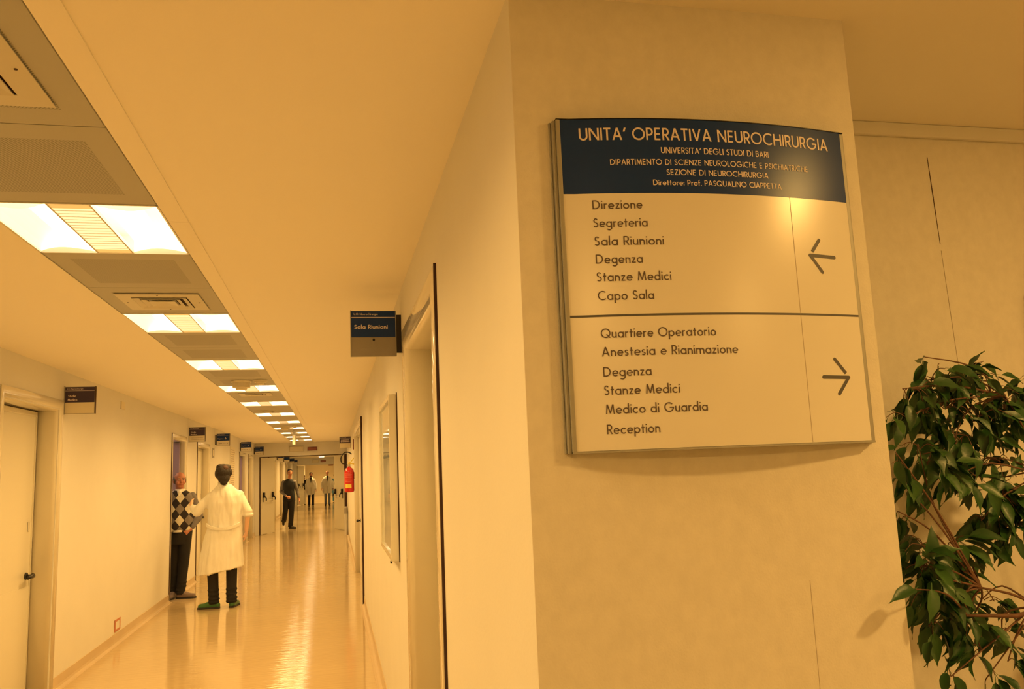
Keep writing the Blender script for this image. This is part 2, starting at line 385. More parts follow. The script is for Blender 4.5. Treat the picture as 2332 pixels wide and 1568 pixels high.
for i, y in enumerate((27., 31., 35., 39.)):
    doorway(6+i, 'L', y, y+1.2, 2.13, .12, ['closed door on the left wall just past the first fire doors', 'second closed door on the left past the fire doors',
        'third closed door on the left past the fire doors', 'fourth closed door on the left, nearest the far fire doors'][i])
doorway(10, 'R', 2.82, 3.93, 2.185, .17, 'doorway with a glossy cream frame on the right, nearest the big sign', band=.105, proud=.010, hz=.95, hy=3.0)
doorway(11, 'R', 10.62, 13.9, 2.2, .05, 'wide closed cream door on the right before the extinguisher', band=.10, proud=.022, bull=.02, hy=13.3, hz=.86, depth=.12)

# small room behind open doorway 2 and 4: side walls, rear wall, ceiling, floor
for i, (a, b2) in enumerate(((11.2, 14.1), (19.6, 22.2))):
    mb = MB(); x0 = -4.2; x1 = XL-.22
    mb.box((x0-.1, a-.1, 0), (x0, b2+.1, 2.6)); mb.box((x0, a-.1, 0), (x1, a, 2.6)); mb.box((x0, b2, 0), (x1, b2+.1, 2.6)); mb.box((x0, a, ZC), (x1, b2, 2.62))
    o = part('wall_room' if i == 0 else 'wall_room.001', mb, M['plaster']); tag(o, ['plain inside of the room behind the man in the argyle jumper', 'plain inside of the room behind the mauve door leaf'][i], 'wall', None, 'structure')
    t = empty('room_light', (-3.2, (a+b2)/2, ZC-.004), ['flat ceiling lamp inside the room behind the man in the argyle jumper', 'flat ceiling lamp inside the room behind the mauve door leaf'][i], 'lamp')  # unseen lamp, added to light each side room
    part('diffuser', MB().box((-.3, -.3, -.03), (.3, .3, -.005)), M['roomlamp'], t); part('housing', MB().box((-.32, -.32, -.005), (.32, .32, 0)), M['white_plastic'], t)

# ------------------------------------------------------------------ ceiling fixtures
def make_fixture():
    t = empty('ceiling_light', (0, 0, 0))
    hx, hy = (SX1-SX0)/2-.003, MOD/2-.003
    fr = MB()
    fr.box((-hx, -hy, -.001), (-hx+.006, hy, .075)); fr.box((hx-.006, -hy, -.001), (hx, hy, .075)); fr.box((-hx, -hy, -.001), (hx, -hy+.006, .075)); fr.box((-hx, hy-.006, -.001), (hx, hy, .075)); fr.box((-hx, -hy, .075), (hx, hy, .08))
    part('housing', fr, M['white_plastic'], t)
    bw = .068
    for s in (-1, 1):
        ins = MB(); out = MB(); N = 10
        prof = []
        for k in range(N+1):
            u = k/N; x = bw+(hx-.008-bw)*u; z = .062*math.sin(PI*min(1, (.30+.70*u)))+.006 if u < 1 else .004
            prof.append((s*x, max(.004, z)))
        for k in range(N):
            tgt = ins if k < 6 else out; (xa, za), (xb, zb) = prof[k], prof[k+1]
            q = [(xa, -hy+.008, za), (xb, -hy+.008, zb), (xb, hy-.008, zb), (xa, hy-.008, za)]
            if s < 0: q = q[::-1]
            tgt.add(q, [(3, 2, 1, 0)])
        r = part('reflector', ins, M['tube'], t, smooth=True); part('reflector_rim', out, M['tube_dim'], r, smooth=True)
        for e in (-1, 1):
            endm = MB(); ye = e*(hy-.008); vs = []; fs = []
            for (x, z) in prof: vs += [(x, ye, z), (x, ye-e*.07*math.sin(PI*(abs(x)-bw)/(hx-bw))-.0, .0035)]
            for k in range(N): fs.append((2*k, 2*k+1, 2*k+3, 2*k+2))
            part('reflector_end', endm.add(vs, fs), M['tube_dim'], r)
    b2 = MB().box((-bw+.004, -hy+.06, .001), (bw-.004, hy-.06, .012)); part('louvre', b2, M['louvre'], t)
    sl = MB()
    for k in range(15): y = -hy+.08+k*(2*hy-.16)/14; sl.box((-bw+.004, y-.0012, -.0005), (bw-.004, y+.0012, .001))
    part('louvre_blades', sl, M['vent'], t)
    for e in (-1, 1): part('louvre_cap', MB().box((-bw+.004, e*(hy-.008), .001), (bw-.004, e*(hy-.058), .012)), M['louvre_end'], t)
    la = bpy.data.lights.new('tube_light', 'AREA'); la.shape = 'RECTANGLE'; la.size = 2*hx-.03; la.size_y = 2*hy-.03; la.color = LIGHT; la.energy = P_FIX; la.spread = math.radians(157)
    lo = link('tube_light', la, t, (0, 0, -.003))
    for e in (-1, 1): part('louvre_rail', MB().box((e*(bw+.002), -hy+.008, -.001), (e*(bw-.004), hy-.008, .013)), M['vent'], t)
    return t
fx = make_fixture()
ordn = ['nearest and largest', 'second', 'third', 'fourth', 'fifth', 'sixth', 'seventh', 'eighth', 'ninth', 'tenth', 'last, eleventh']
for i in range(nL):
    o = fx if i == 0 else copy_tree(fx)
    o.location = (cx, slot_y(3*i), ZC)
    tag(o, 'lit recessed ceiling light, %s in the row down the strip' % ordn[i], 'ceiling light', 'recessed fluorescent lights in the ceiling strip')
o = copy_tree(fx); o.location = (cx, slot_y(-3), ZC); tag(o, 'lit recessed ceiling light beside the directory sign, before the row', 'ceiling light')
fl = empty('surface_light', (-.66, 44.2, ZC), 'bright flat ceiling light just before the farther fire doors', 'ceiling light', 'flat lights past the first fire doors')
part('diffuser', MB().box((-.13, -.28, -.024), (.13, .28, -.004)), M['tube'], fl); part('housing', MB().box((-.15, -.3, -.004), (.15, .3, 0)), M['white_plastic'], fl)
la = bpy.data.lights.new('tube_light', 'AREA'); la.size = .25; la.color = LIGHT; la.energy = P_FIX*1.2; la.spread = math.radians(157); link('tube_light', la, fl, (0, 0, -.027))
names2 = {26.4: 'flat ceiling light just past the first fire doors', 30.: 'second flat ceiling light past the first fire doors', 34.: 'third flat ceiling light past the first fire doors', 38.: 'fourth flat ceiling light past the first fire doors', 50.: 'flat ceiling light just past the farther fire doors', 54.: 'flat ceiling light midway to the end wall', 58.5: 'flat ceiling light second from the end wall', 62.5: 'flat ceiling light nearest the end wall'}  # the last one is an unseen lamp added to brighten the end wall
for y, lb in names2.items():
    o = copy_tree(fl, None, (-.9, y, ZC)); o['label'] = lb
    if y > 46:
        for ch in o.children:
            if ch.type == 'LIGHT': ch.data = ch.data.copy(); ch.data.energy = P_FIX*3.0
    else:
        for ch in o.children:
            if ch.type == 'LIGHT': ch.data = ch.data.copy(); ch.data.energy = P_FIX*1.7

# vents
def vent(y, small, label):
    t = empty('air_vent', (cx, y, ZC), label, 'vent', 'square air diffusers in the ceiling strip')
    a = .165 if not small else .14
    def ring(o_, i_, z0, z1, zi=None):
        mb = MB(); zi = z1 if zi is None else zi
        vs = []
        for (r, z) in ((o_, z0), (i_, zi)):
            vs += [(-r, -r, z), (r, -r, z), (r, r, z), (-r, r, z)]
        for (r, z) in ((o_, z0+.003), (i_, zi+.003)):
            vs += [(-r, -r, z), (r, -r, z), (r, r, z), (-r, r, z)]
        fs = []
        for k in range(4):
            j = (k+1) % 4
            fs += [(k, 4+k, 4+j, j), (8+k, 8+j, 12+j, 12+k), (k, j, 8+j, 8+k), (4+k, 12+k, 12+j, 4+j)]
        return mb.add(vs, fs)
    part('vent_frame', ring(a+.035, a-.03, -.004, None, -.006), M['vent'], t)
    part('vent_duct', MB().box((-a+.03, -a+.03, .0), (a-.03, a-.03, .001)), M['gap'], t)
    part('vent_ring', ring(a-.035, a-.06, -.010, None, -.002), M['vent'], t)
    part('vent_ring', ring(a-.07, a-.092, -.011, None, -.003), M['vent'], t)
    c2 = MB(); r = a-.1; c2.add([(-r, -r, -.012), (r, -r, -.012), (r, r, -.012), (-r, r, -.012), (0, 0, -.004)], [(0, 1, 4), (1, 2, 4), (2, 3, 4), (3, 0, 4)]); c2.box((-r, -r, -.003), (r, r, -.001))
    part('vent_centre', c2, M['vent'], t)
    for (x, yy) in ((0, a+.012), (0, -a-.012), (a+.012, 0), (-a-.012, 0)):
        part('screw', MB().tube([(x, yy, -.0065), (x, yy, -.004)], .004, 6), M['gap'], t)
vent(slot_y(-2)+.0, False, 'square air diffuser in the nearest grey panel, at the top left corner')
vent(slot_y(2), False, 'square four-way air diffuser between the first and second lights')
vent(slot_y(10), True, 'smaller air diffuser in the strip just before the smoke detectors')

def detector(x, y, r, h, label, drop=0.):
    t = empty('smoke_detector', (x, y, ZC), label, 'smoke detector', 'smoke detectors on the ceiling strip')
    part('mount_plate', MB().rings([(-.012, 0, 0, r*1.1, r*1.1), (0, 0, 0, r*1.15, r*1.15)], 20), M['cream'], t, smooth=False)
    part('sensor_body', MB().rings([(-h, 0, 0, r*.55, r*.55), (-h+.006, 0, 0, r*.62, r*.62), (-h+.02, 0, 0, r*.66, r*.66), (-h+.022, 0, 0, r*.98, r*.98), (-.012, 0, 0, r, r)], 20), M['cream'], t)
detector(-.883, 8.30, .085, .085, 'large smoke detector hanging in front of the fourth light')
detector(-.70, 8.24, .06, .045, 'small flat detector just right of the large smoke detector')
detector(-.93, 12.15, .095, .03, 'flat round detector plate between the fifth and sixth lights')
detector(-.90, 15.95, .085, .08, 'smoke detector at the eighth light, the larger of two')
detector(-.72, 15.85, .055, .045, 'small detector beside the one at the eighth light')
t = empty('hanging_exit_sign', (-.815, 17.6, ZC), 'narrow white box sign hung edge-on from the far ceiling strip', 'sign')
part('sign_box', MB().box((-.028, -.17, -.30), (.028, .17, -.10)), M['white_plastic'], t, bevel=.006)
part('hanger', MB().box((-.028, -.02, -.1), (.028, .02, 0)), M['white_plastic'], t)

# hall downlight out of view up to the right, the lamp that glints on the sign
def downlight(x, y, r, label, m='downlight'):
    t = empty('downlight', (x, y, ZC), label, 'lamp')
    part('lamp_disc', MB().rings([(-.012, 0, 0, r*.96, r*.96), (-.008, 0, 0, r, r)], 24), M[m], t); mb = MB().rings([(-.008, 0, 0, r*1.12, r*1.12), (0, 0, 0, r*1.2, r*1.2)], 24); part('lamp_ring', mb, M['white_plastic'], t)
downlight(1.86, .46, .075, 'round hall downlight above the viewer, to the right')
for (x, y, lb) in ((2.6, -1.6, 'round hall downlight behind the viewer, to the right'), (.4, -1.7, 'round hall downlight straight behind the viewer')): downlight(x, y, .075, lb)  # both are unseen lamps added for broad fill light

# ------------------------------------------------------------------ monoline geometric lettering
def A(cx_, cy_, rx, ry, a0, a1): return ('A', cx_, cy_, rx, ry, a0, a1)
def Vv(x, y0=0, y1=1): return ('V', x, y0, y1)
def Hh(y, x0, x1): return ('H', y, x0, x1)
def D(x0, y0, x1, y1): return ('D', x0, y0, x1, y1)
G = {
'A': (.76, [D(.06,0,.38,1), D(.70,0,.38,1), Hh(.3,.16,.60)]),
'B': (.56, [Vv(.06), Hh(.94,.06,.27), Hh(.52,.06,.28), Hh(.06,.06,.28), A(.27,.73,.18,.21,-90,90), A(.28,.29,.22,.23,-90,90)]),
'C': (.84, [A(.50,.5,.45,.45,48,312)]),
'D': (.78, [Vv(.06), Hh(.94,.06,.30), Hh(.06,.06,.30), A(.30,.5,.40,.44,-90,90)]),
'E': (.52, [Vv(.06), Hh(.94,.06,.46), Hh(.5,.06,.44), Hh(.06,.06,.46)]),
'F': (.50, [Vv(.06), Hh(.94,.06,.46), Hh(.5,.06,.44)]),
'G': (1.0, [A(.50,.5,.45,.45,42,360), Hh(.47,.55,.99)]),
'H': (.72, [Vv(.06), Vv(.66), Hh(.52,.06,.66)]),
'I': (.12, [Vv(.06)]),
'L': (.44, [Vv(.06), Hh(.06,.06,.43)]),
'M': (.90, [D(.07,0,.16,1), D(.83,0,.74,1), D(.45,.06,.17,1), D(.45,.06,.73,1)]),
'N': (.76, [Vv(.06), Vv(.70), D(.70,.0,.06,1)]),
'O': (.98, [A(.49,.5,.45,.45,0,360)]),
'P': (.54, [Vv(.06), Hh(.94,.06,.28), Hh(.42,.06,.28), A(.28,.68,.21,.26,-90,90)]),
'Q': (.98, [A(.49,.5,.45,.45,0,360), D(.92,.0,.58,.38)]),
'R': (.54, [Vv(.06), Hh(.94,.06,.28), Hh(.44,.06,.28), A(.28,.69,.20,.25,-90,90), D(.50,0,.26,.46)]),
'S': (.52, [A(.26,.735,.17,.205,25,262), A(.25,.27,.21,.21,82,-150)]),
'T': (.56, [Vv(.28), Hh(.94,0,.56)]),
'U': (.66, [Vv(.06,.33,1), Vv(.60,.33,1), A(.33,.33,.27,.27,180,360)]),
'V': (.72, [D(.36,0,.06,1), D(.36,0,.66,1)]),
'Z': (.60, [Hh(.94,.04,.56), Hh(.06,.02,.58), D(.07,.05,.52,.95)]),
'a': (.62, [A(.31,.31,.26,.26,0,360), Vv(.56,0,.62)]),
'c': (.54, [A(.31,.31,.26,.26,45,315)]),
'd': (.62, [A(.31,.31,.26,.26,0,360), Vv(.56,0,1.06)]),
'e': (.60, [A(.31,.31,.26,.26,0,318), Hh(.31,.06,.58)]),
'f': (.34, [Vv(.15,0,.85), A(.31,.85,.16,.15,180,85), Hh(.56,.0,.34)]),
'g': (.62, [A(.31,.31,.26,.26,0,360), Vv(.56,-.08,.62), A(.31,-.08,.25,.23,0,-150)]),
'h': (.52, [Vv(.06,0,1.06), A(.26,.37,.20,.19,0,180), Vv(.46,0,.37)]),
'i': (.12, [Vv(.06,0,.62), ('O',.06,.86)]),
'l': (.12, [Vv(.06,0,1.06)]),
'm': (.86, [Vv(.06,0,.62), A(.25,.38,.19,.18,0,180), Vv(.44,0,.38), A(.63,.38,.19,.18,0,180), Vv(.82,0,.38)]),
'n': (.52, [Vv(.06,0,.62), A(.26,.37,.20,.19,0,180), Vv(.46,0,.37)]),
'o': (.62, [A(.31,.31,.26,.26,0,360)]),
'p': (.62, [A(.32,.31,.26,.26,0,360), Vv(.06,-.34,.62)]),
'r': (.34, [Vv(.06,0,.62), A(.24,.38,.18,.18,180,62)]),
's': (.40, [A(.20,.455,.125,.115,25,262), A(.19,.18,.15,.13,82,-150)]),
't': (.34, [Vv(.17,0,.88), Hh(.56,0,.34)]),
'u': (.52, [Vv(.06,.25,.62), A(.26,.25,.20,.19,180,360), Vv(.46,0,.62)]),
'z': (.44, [Hh(.56,.03,.41), Hh(.06,.01,.43), D(.06,.05,.38,.57)]),
"'": (.16, [D(.03,.68,.13,1.0)]), '.': (.12, [('O',.06,.06)]), ':': (.12, [('O',.06,.08), ('O',.06,.52)]), '-': (.30, [Hh(.34,.02,.28)]),
'3': (.5, [A(.22,.73,.17,.21,-90,150), A(.22,.28,.22,.22,-150,90)]), '4': (.6, [Vv(.42), Hh(.24,.02,.56), D(.05,.24,.38,1)]),
'1': (.2, [Vv(.1)]), '7': (.5, [Hh(.94,.02,.5), D(.16,0,.46,.94)]), '6': (.56, [A(.28,.30,.24,.25,0,360), D(.08,.42,.36,1)]),
'8': (.54, [A(.27,.73,.17,.2,0,360), A(.27,.28,.22,.22,0,360)]), ' ': (.30, []),
}
def text_polys(s, w=.12, gap=.13):
    polys = []; x = 0.; first = True
    for ch in s:
        adv, st = G[ch]
        for k in st:
            if k[0] == 'V': polys.append([(x+k[1]-w/2, k[2]), (x+k[1]+w/2, k[2]), (x+k[1]+w/2, k[3]), (x+k[1]-w/2, k[3])])
            elif k[0] == 'H':
                n = max(1, int((k[3]-k[2])/.2))
                for i in range(n):
                    a = k[2]+(k[3]-k[2])*i/n; b = k[2]+(k[3]-k[2])*(i+1)/n
                    polys.append([(x+a, k[1]-w/2), (x+b, k[1]-w/2), (x+b, k[1]+w/2), (x+a, k[1]+w/2)])
            elif k[0] == 'D':
                _, x0, y0, x1, y1 = k; L = math.hypot(x1-x0, y1-y0); hw = w/2*L/abs(y1-y0)
                lo = 1 if y0 < y1 else -1
                q = [(x+x0-hw, y0), (x+x0+hw, y0), (x+x1+hw, y1), (x+x1-hw, y1)]
                polys.append(q if lo > 0 else q[::-1])
            elif k[0] == 'A':
                _, ax, ay, rx, ry, a0, a1 = k; n = max(4, int(abs(a1-a0)/15)); sg = 1 if a1 > a0 else -1
                for i in range(n):
                    p = math.radians(a0+(a1-a0)*i/n); q = math.radians(a0+(a1-a0)*(i+1)/n)
                    f = lambda t, e: (x+ax+(rx+e)*math.cos(t), ay+(ry+e)*math.sin(t))
                    P4 = [f(p, -w/2), f(p, w/2), f(q, w/2), f(q, -w/2)]; polys.append(P4 if sg > 0 else P4[::-1])
            elif k[0] == 'O':
                r = w*.62; polys.append([(x+k[1]+r*math.cos(2*PI*i/10), k[2]+r*math.sin(2*PI*i/10)) for i in range(10)])
        x += adv+gap
    return polys, x-gap
def lettering(s, u0, u1, v0, cap, mp_, m, parent, w=.12, name='lettering'):
    polys, W = text_polys(s, w); mb = MB(); k = (u1-u0)/W if u1 else cap
    for i, p in enumerate(polys):
        e = (i % 9)*2.5e-5; mb.add([(lambda q: (q[0], q[1]-e, q[2]))(mp_(u0+x*k, v0+y*cap)) for (x, y) in p], [tuple(range(len(p)))])
    return part(name, mb, m, parent)

# ------------------------------------------------------------------ the large directory sign
SXa, SXb, SZ0, SZ1 = .4335, 1.0425, 1.6215, 2.2625
sm, sh = .75, .305
def surfY(x): t = (x-sm)/sh; return YP-.022-.03*max(0, 1-t*t)
def smap(e): return lambda u, v: (u, surfY(u)-e, v)
sign = empty('directory_sign', (0, 0, 0), 'large curved directory sign with navy header and two lists of wards', 'sign')
def curved(x0, x1, z0, z1, m, name, e=0., th=.003, n=28, parent=None, bow=None):
    mb = MB(); vs = []; fs = []
    for i in range(n+1):
        x = x0+(x1-x0)*i/n
        for z in (z0, z1): vs += [(x, surfY(x)-e, z), (x, surfY(x)-e+th, z)]
    for i in range(n):
        a = 4*i; b2 = a+4
        fs += [(a, b2, b2+2, a+2), (a+1, a+3, b2+3, b2+1), (a+2, b2+2, b2+3, a+3), (a, a+1, b2+1, b2)]
    fs += [(0, 2, 3, 1), (4*n, 4*n+1, 4*n+3, 4*n+2)]
    return part(name, mb.add(vs, fs), m, parent or sign, smooth=False)
hp = curved(SXa, SXb, 2.1118, SZ1, M['navy'], 'header_panel')
lp = curved(SXa, SXb, SZ0, 2.1114, M['sign_white'], 'list_panel')
for o in (hp, lp): o.data.shade_smooth(); o.data.set_sharp_from_angle(angle=math.radians(40))
curved(SXa, SXb, 1.8705, 1.8745, M['arrow_ink'], 'divider_line', e=.0004, th=.0003)
part('panel_seam', MB().box((.8993, surfY(.9)-.0004, SZ0+.001), (.9002, surfY(.9)+.001, 2.111)), M['seam'], sign)
for (xa, sg) in ((SXa, -1), (SXb, 1)):
    mb = MB(); mb.box((xa, YP-.0235, SZ0-.004), (xa+sg*.008, YP, SZ1)); mb.box((xa+sg*.008, YP-.017, SZ0-.004), (xa+sg*.014, YP, SZ1)); mb.box((xa+sg*.0141, YP-.006, SZ0-.004), (xa+sg*.018, YP, SZ1))
    part('side_profile', mb, M['alu'], sign, bevel=.0012)
def crescent(z0, z1, name, m):
    n = 24; mb = MB(); vs = []; fs = []
    for i in range(n+1):
        x = SXa-.008+(SXb-SXa+.016)*i/n
        for z in (z0, z1): vs += [(x, min(surfY(min(max(x, SXa), SXb)), YP-.022)-.0012, z), (x, YP, z)]
    for i in range(n):
        a = 4*i; b2 = a+4; fs += [(a, b2, b2+2, a+2), (a+1, a+3, b2+3, b2+1), (a+2, b2+2, b2+3, a+3), (a, a+1, b2+1, b2)]
    fs += [(0, 2, 3, 1), (4*n, 4*n+1, 4*n+3, 4*n+2)]
    part(name, mb.add(vs, fs), m, sign)
crescent(SZ0-.004, SZ0-.0005, 'bottom_cap', M['alu']); crescent(SZ1+.0003, SZ1+.0018, 'top_cap', M['dark'])
W_ = M['letter_white']; K_ = M['sign_ink']; sp = smap(.0006)
for (s, a, b2, v, cap, wt) in (("UNITA' OPERATIVA NEUROCHIRURGIA", .4695, 1.0065, 2.2190, .0250, .14), ("UNIVERSITA' DEGLI STUDI DI BARI", .6287, .8589, 2.1922, .0124, .145),
        ('DIPARTIMENTO DI SCIENZE NEUROLOGICHE E PSICHIATRICHE', .5266, .9502, 2.1685, .0116, .145), ('SEZIONE DI NEUROCHIRURGIA', .6368, .8543, 2.1480, .0114, .145),
        ('Direttore: Prof. PASQUALINO CIAPPETTA', .6085, .8826, 2.1270, .0112, .145)):
    lettering(s, a, b2, v, cap, sp, W_, sign, wt)
for (s, a, b2, v) in (('Direzione', .4875, .5838, 2.0803), ('Segreteria', .4872, .5918, 2.0445), ('Sala Riunioni', .4873, .6213, 2.0084), ('Degenza', .4880, .5775, 1.9733),
        ('Stanze Medici', .4875, .6310, 1.9387), ('Capo Sala', .4879, .5948, 1.9024), ('Quartiere Operatorio', .4895, .7122, 1.8303), ('Anestesia e Rianimazione', .4891, .7545, 1.7957),
        ('Degenza', .4896, .5798, 1.7577), ('Stanze Medici', .4890, .6321, 1.7233), ('Medico di Guardia', .4901, .6837, 1.6882), ('Reception', .4904, .5890, 1.6512)):
    lettering(s, a, b2, v, .0178, sp, K_, sign, .12)
def bar(mb, p, q, w, r0=True, r1=True):
    (x0, y0), (x1, y1) = p, q; L = math.hypot(x1-x0, y1-y0); dx, dy = (x1-x0)/L, (y1-y0)/L; nx, ny = -dy, dx; pts = []
    def arc(c, a0):
        return [(c[0]+w/2*math.cos(a0+PI*i/6), c[1]+w/2*math.sin(a0+PI*i/6)) for i in range(7)]
    ang = math.atan2(dy, dx)
    pts += arc(p, ang+PI/2) if r0 else [(x0+nx*w/2, y0+ny*w/2), (x0-nx*w/2, y0-ny*w/2)]
    pts += arc(q, ang-PI/2) if r1 else [(x1-nx*w/2, y1-ny*w/2), (x1+nx*w/2, y1+ny*w/2)]
    mb.add([sp(*c_) for c_ in pts], [tuple(range(len(pts)))])
mb = MB(); bar(mb, (.9355, 1.9935), (.9950, 1.9915), .0072); bar(mb, (.9375, 1.9915), (.9622, 1.9595), .0066, False); bar(mb, (.9415, 2.0010), (.9608, 2.0260), .0070, False)
part('arrow', mb, M['arrow_ink'], sign)['label'] = 'arrow pointing left'
mb = MB(); bar(mb, (.9395, 1.7480), (1.0005, 1.7470), .0072); bar(mb, (.9985, 1.7450), (.9735, 1.7148), .0068, False); bar(mb, (.9945, 1.7555), (.9702, 1.7835), .0068, False)
part('arrow', mb, M['arrow_ink'], sign)['label'] = 'arrow pointing right'

# ------------------------------------------------------------------ flag signs over the doors
def squiggle(mb, x0, x1, z, h, y):
    x = x0
    while x < x1:
        w2 = rnd.uniform(.006, .016); mb.add([(x, y, z), (x+w2, y, z), (x+w2, y, z+h), (x, y, z+h)], [(0, 1, 2, 3)]); x += w2+rnd.uniform(.002, .006)
def flag(side, y, label, lines, head='navy', low='sign_white', bracket=True, z0=2.195, z1=2.43, w=.235, big=None, lowtext=0, small=True, split=.42, blank_low=False):
    s = 1 if side == 'L' else -1; Xw = XL if side == 'L' else XR
    t = empty('flag_sign', (Xw, y, 0), label, 'sign', 'small flag signs over the corridor doors')
    g = .004 if not bracket else .026
    a = g if s > 0 else -g-w; b2 = a+w
    zs = z0+(z1-z0)*split
    body = MB().box((a, 0, z0), (b2, .016, z1)); part('sign_body', body, M['alu'], t, bevel=.0015)
    part('header_panel', MB().box((a+.005, -.0015, zs), (b2-.005, 0, z1-.003)), M[head], t)
    lo = part('lower_panel', MB().box((a+.005, -.0015, z0+.004), (b2-.005, 0, zs-.001)), M[low], t)
    part('edge_strip', MB().box((b2-.001 if s > 0 else a, -.004, z0), (b2+.004 if s > 0 else a+.004, .018, z1+.001)), M['gap' if s > 0 else 'alu'], t)
    if bracket:
        br = MB().box((0, .01, z0+.02), (s*g, .03, z1-.02)); part('wall_bracket', br, M['dark'], t)
    else:
        part('wall_bracket', MB().box((0, 0, z0-.004), (s*g, .016, z1+.008)), M['alu'], t)
    mpf = lambda u, v: (u, -.002, v)
    H = z1-z0
    part('header_line', MB().box((a+.006, -.0019, z1-H*.155), (b2-.006, -.0014, z1-H*.143)), M['letter_white'], t)
    if small: lettering('U.O. Neurochirurgia', a+.018, a+.018+.122, z1-H*.10, .011, mpf, M['letter_white'], t, .12)
    for (txt, u0, u1, v, cap) in lines: lettering(txt, a+u0, a+u1, z0+v*H, cap, mpf, M['letter_white'], t, .15)
    for (txt, u0, u1, v, cap) in (lowtext or []): lettering(txt, a+u0, a+u1, z0+v*H, cap, mpf, M['sign_ink'], t, .14)
    return t, a, b2
t, a, b2 = flag('R', 4.2, 'grey and navy Sala Riunioni flag sign on the right wall', [('Sala Riunioni', .020, .190, .60, .021)], low='sign_grey', z0=2.19, z1=2.430)
part('centre_channel', MB().box((a+.108, -.004, 2.194), (a+.128, -.0015, 2.289)), M['sign_grey'], t); part('screw', MB().tube([(a+.118, -.006, 2.276), (a+.118, -.003, 2.276)], .0065, 10), M['dark'], t)
flag('L', 7.35, 'plum-headed Studio Medico flag sign nearest, above the first left door', [('Studio', .028, .088, .62, .018), ('Medico', .026, .098, .48, .018)], head='plum', low='cream', bracket=False, z0=2.182, z1=2.408)
t, a, b2 = flag('L', 13.32, 'plum-headed Studio Medico flag sign above the man in the argyle jumper', [('Studio', .028, .10, .62, .018), ('Medico', .026, .11, .47, .018)], head='plum', low='cream', bracket=False, z0=2.178, z1=2.404)
q = MB(); squiggle(q, a+.03, b2-.03, 2.236, .008, -.002); squiggle(q, a+.03, b2-.03, 2.21, .008, -.002); part('small_print', q, M['seam'], t)
for (y, d, lb) in ((16.17, '6', 'navy ward 6 flag sign above the doctor in green clogs'), (20.27, '7', 'navy ward 7 flag sign midway along the left wall'), (23.75, '8', 'navy ward 8 flag sign just before the fire doors')):
    flag('L', y, lb, [('Degenza', .02, .12, .55, .017), (d, .148, .175, .53, .038)], z0=2.212, z1=2.44, lowtext=[('Letti', .04, .10, .16, .022), ('1 - 3' if d == '6' else '4 - 7', .13, .20, .16, .022)])
t, a, b2 = flag('R', 17.9, 'plum-headed flag sign on the right wall above the fire extinguisher', [], head='plum', low='cream', bracket=False, z0=2.145, z1=2.385)
q = MB(); squiggle(q, a+.035, b2-.045, 2.305, .016, -.002); squiggle(q, a+.03, b2-.03, 2.27, .016, -.002); part('small_print', q, M['letter_white'], t)
for (y, lb) in ((28.9, 'first navy flag sign seen under the lintel of the fire doors'), (33.0, 'second navy flag sign seen under the lintel'), (37.3, 'third navy flag sign seen under the lintel'), (41.5, 'fourth navy flag sign seen under the lintel'), (45.2, 'fifth and farthest navy flag sign seen under the lintel')):
    flag('L', y, lb, [], z0=2.212, z1=2.44, small=False)

# ------------------------------------------------------------------ right wall: framed glass case, extinguisher, plates
t = empty('glass_notice_case', (XR, 5.1, 0), 'shallow cream notice case with a glass front on the right wall', 'notice case')
ya, yb, za, zb, pr = -.5, .52, 1.115, 2.03, .048
fr = MB(); fr.box((-pr, ya, za), (0, ya+.03, zb)); fr.box((-pr, yb-.03, za), (0, yb, zb)); fr.box((-pr, ya+.03, zb-.03), (0, yb-.03, zb)); fr.box((-pr, ya+.03, za), (0, yb-.03, za+.03))
part('case_frame', fr, M['frame'], t, bevel=.003)
part('back_board', MB().box((-.01, ya+.03, za+.03), (-.001, yb-.03, zb-.03)), M['sign_grey'], t)
part('glass_pane', MB().box((-pr+.012, ya+.03, za+.03), (-pr+.016, yb-.03, zb-.03)), M['glass'], t)
part('gasket', MB().box((-.006, ya-.006, za-.005), (0, ya-.0005, zb+.01)), M['gap'], t)  # dark colour stands in for the shadow line between case and wall
part('hinge', MB().box((-pr-.004, ya+.02, za-.012), (-pr+.006, ya+.05, za)), M['dark'], t)
for z in (1.35, 1.62): part('paper_clip', MB().box((-.014, .1, z), (-.010, .2, z+.03)), M['glass_dark'], t)
t = empty('wall_plate', (XR, 14.6, 2.1), 'thin brown plate high on the right wall past the wide door', 'plate'); part('plate_body', MB().box((-.03, -.05, -.09), (0, .05, .09)), M['exit_red'], t, bevel=.002)
t = empty('wall_plate', (XL, 9.27, 2.41), 'small cream cover plate high on the left wall', 'plate'); part('plate_body', MB().box((0, -.075, -.04), (.008, .075, .04)), M['cream'], t, bevel=.003)
part('plate_edge', MB().box((0, -.082, -.042), (.005, -.0755, .042)), M['seam'], t)
t = empty('wall_socket', (XL, 9.3, .175), 'wall socket with a terracotta frame low on the left wall', 'socket')
fr = MB(); fr.box((0, -.11, -.058), (.008, .11, -.038)); fr.box((0, -.11, .038), (.008, .11, .058)); fr.box((0, -.11, -.038), (.008, -.075, .038)); fr.box((0, .075, -.038), (.008, .11, .038))
part('socket_frame', fr, M['terracotta'], t, bevel=.002)
for k in range(3): part('socket_module', MB().box((0, -.074+k*.05, -.037), (.006, -.027+k*.05, .037)), M['white_plastic'], t)
t = empty('notice_strip', (XL+.001, 18.85, 0), 'tall narrow paper notice on the left wall before ward 7', 'notice'); part('paper', MB().box((0, -.42, 1.15), (.006, .42, 2.28)), M['cream'], t)
q = MB()
for k in range(22):
    z = 2.2-k*.047; x0 = -.3+rnd.random()*.05
    while x0 < .3:
        w2 = rnd.uniform(.03, .09); q.box((.006, x0, z), (.0068, x0+w2, z+.022)); x0 += w2+.03
part('small_print', q, M['seam'], t)
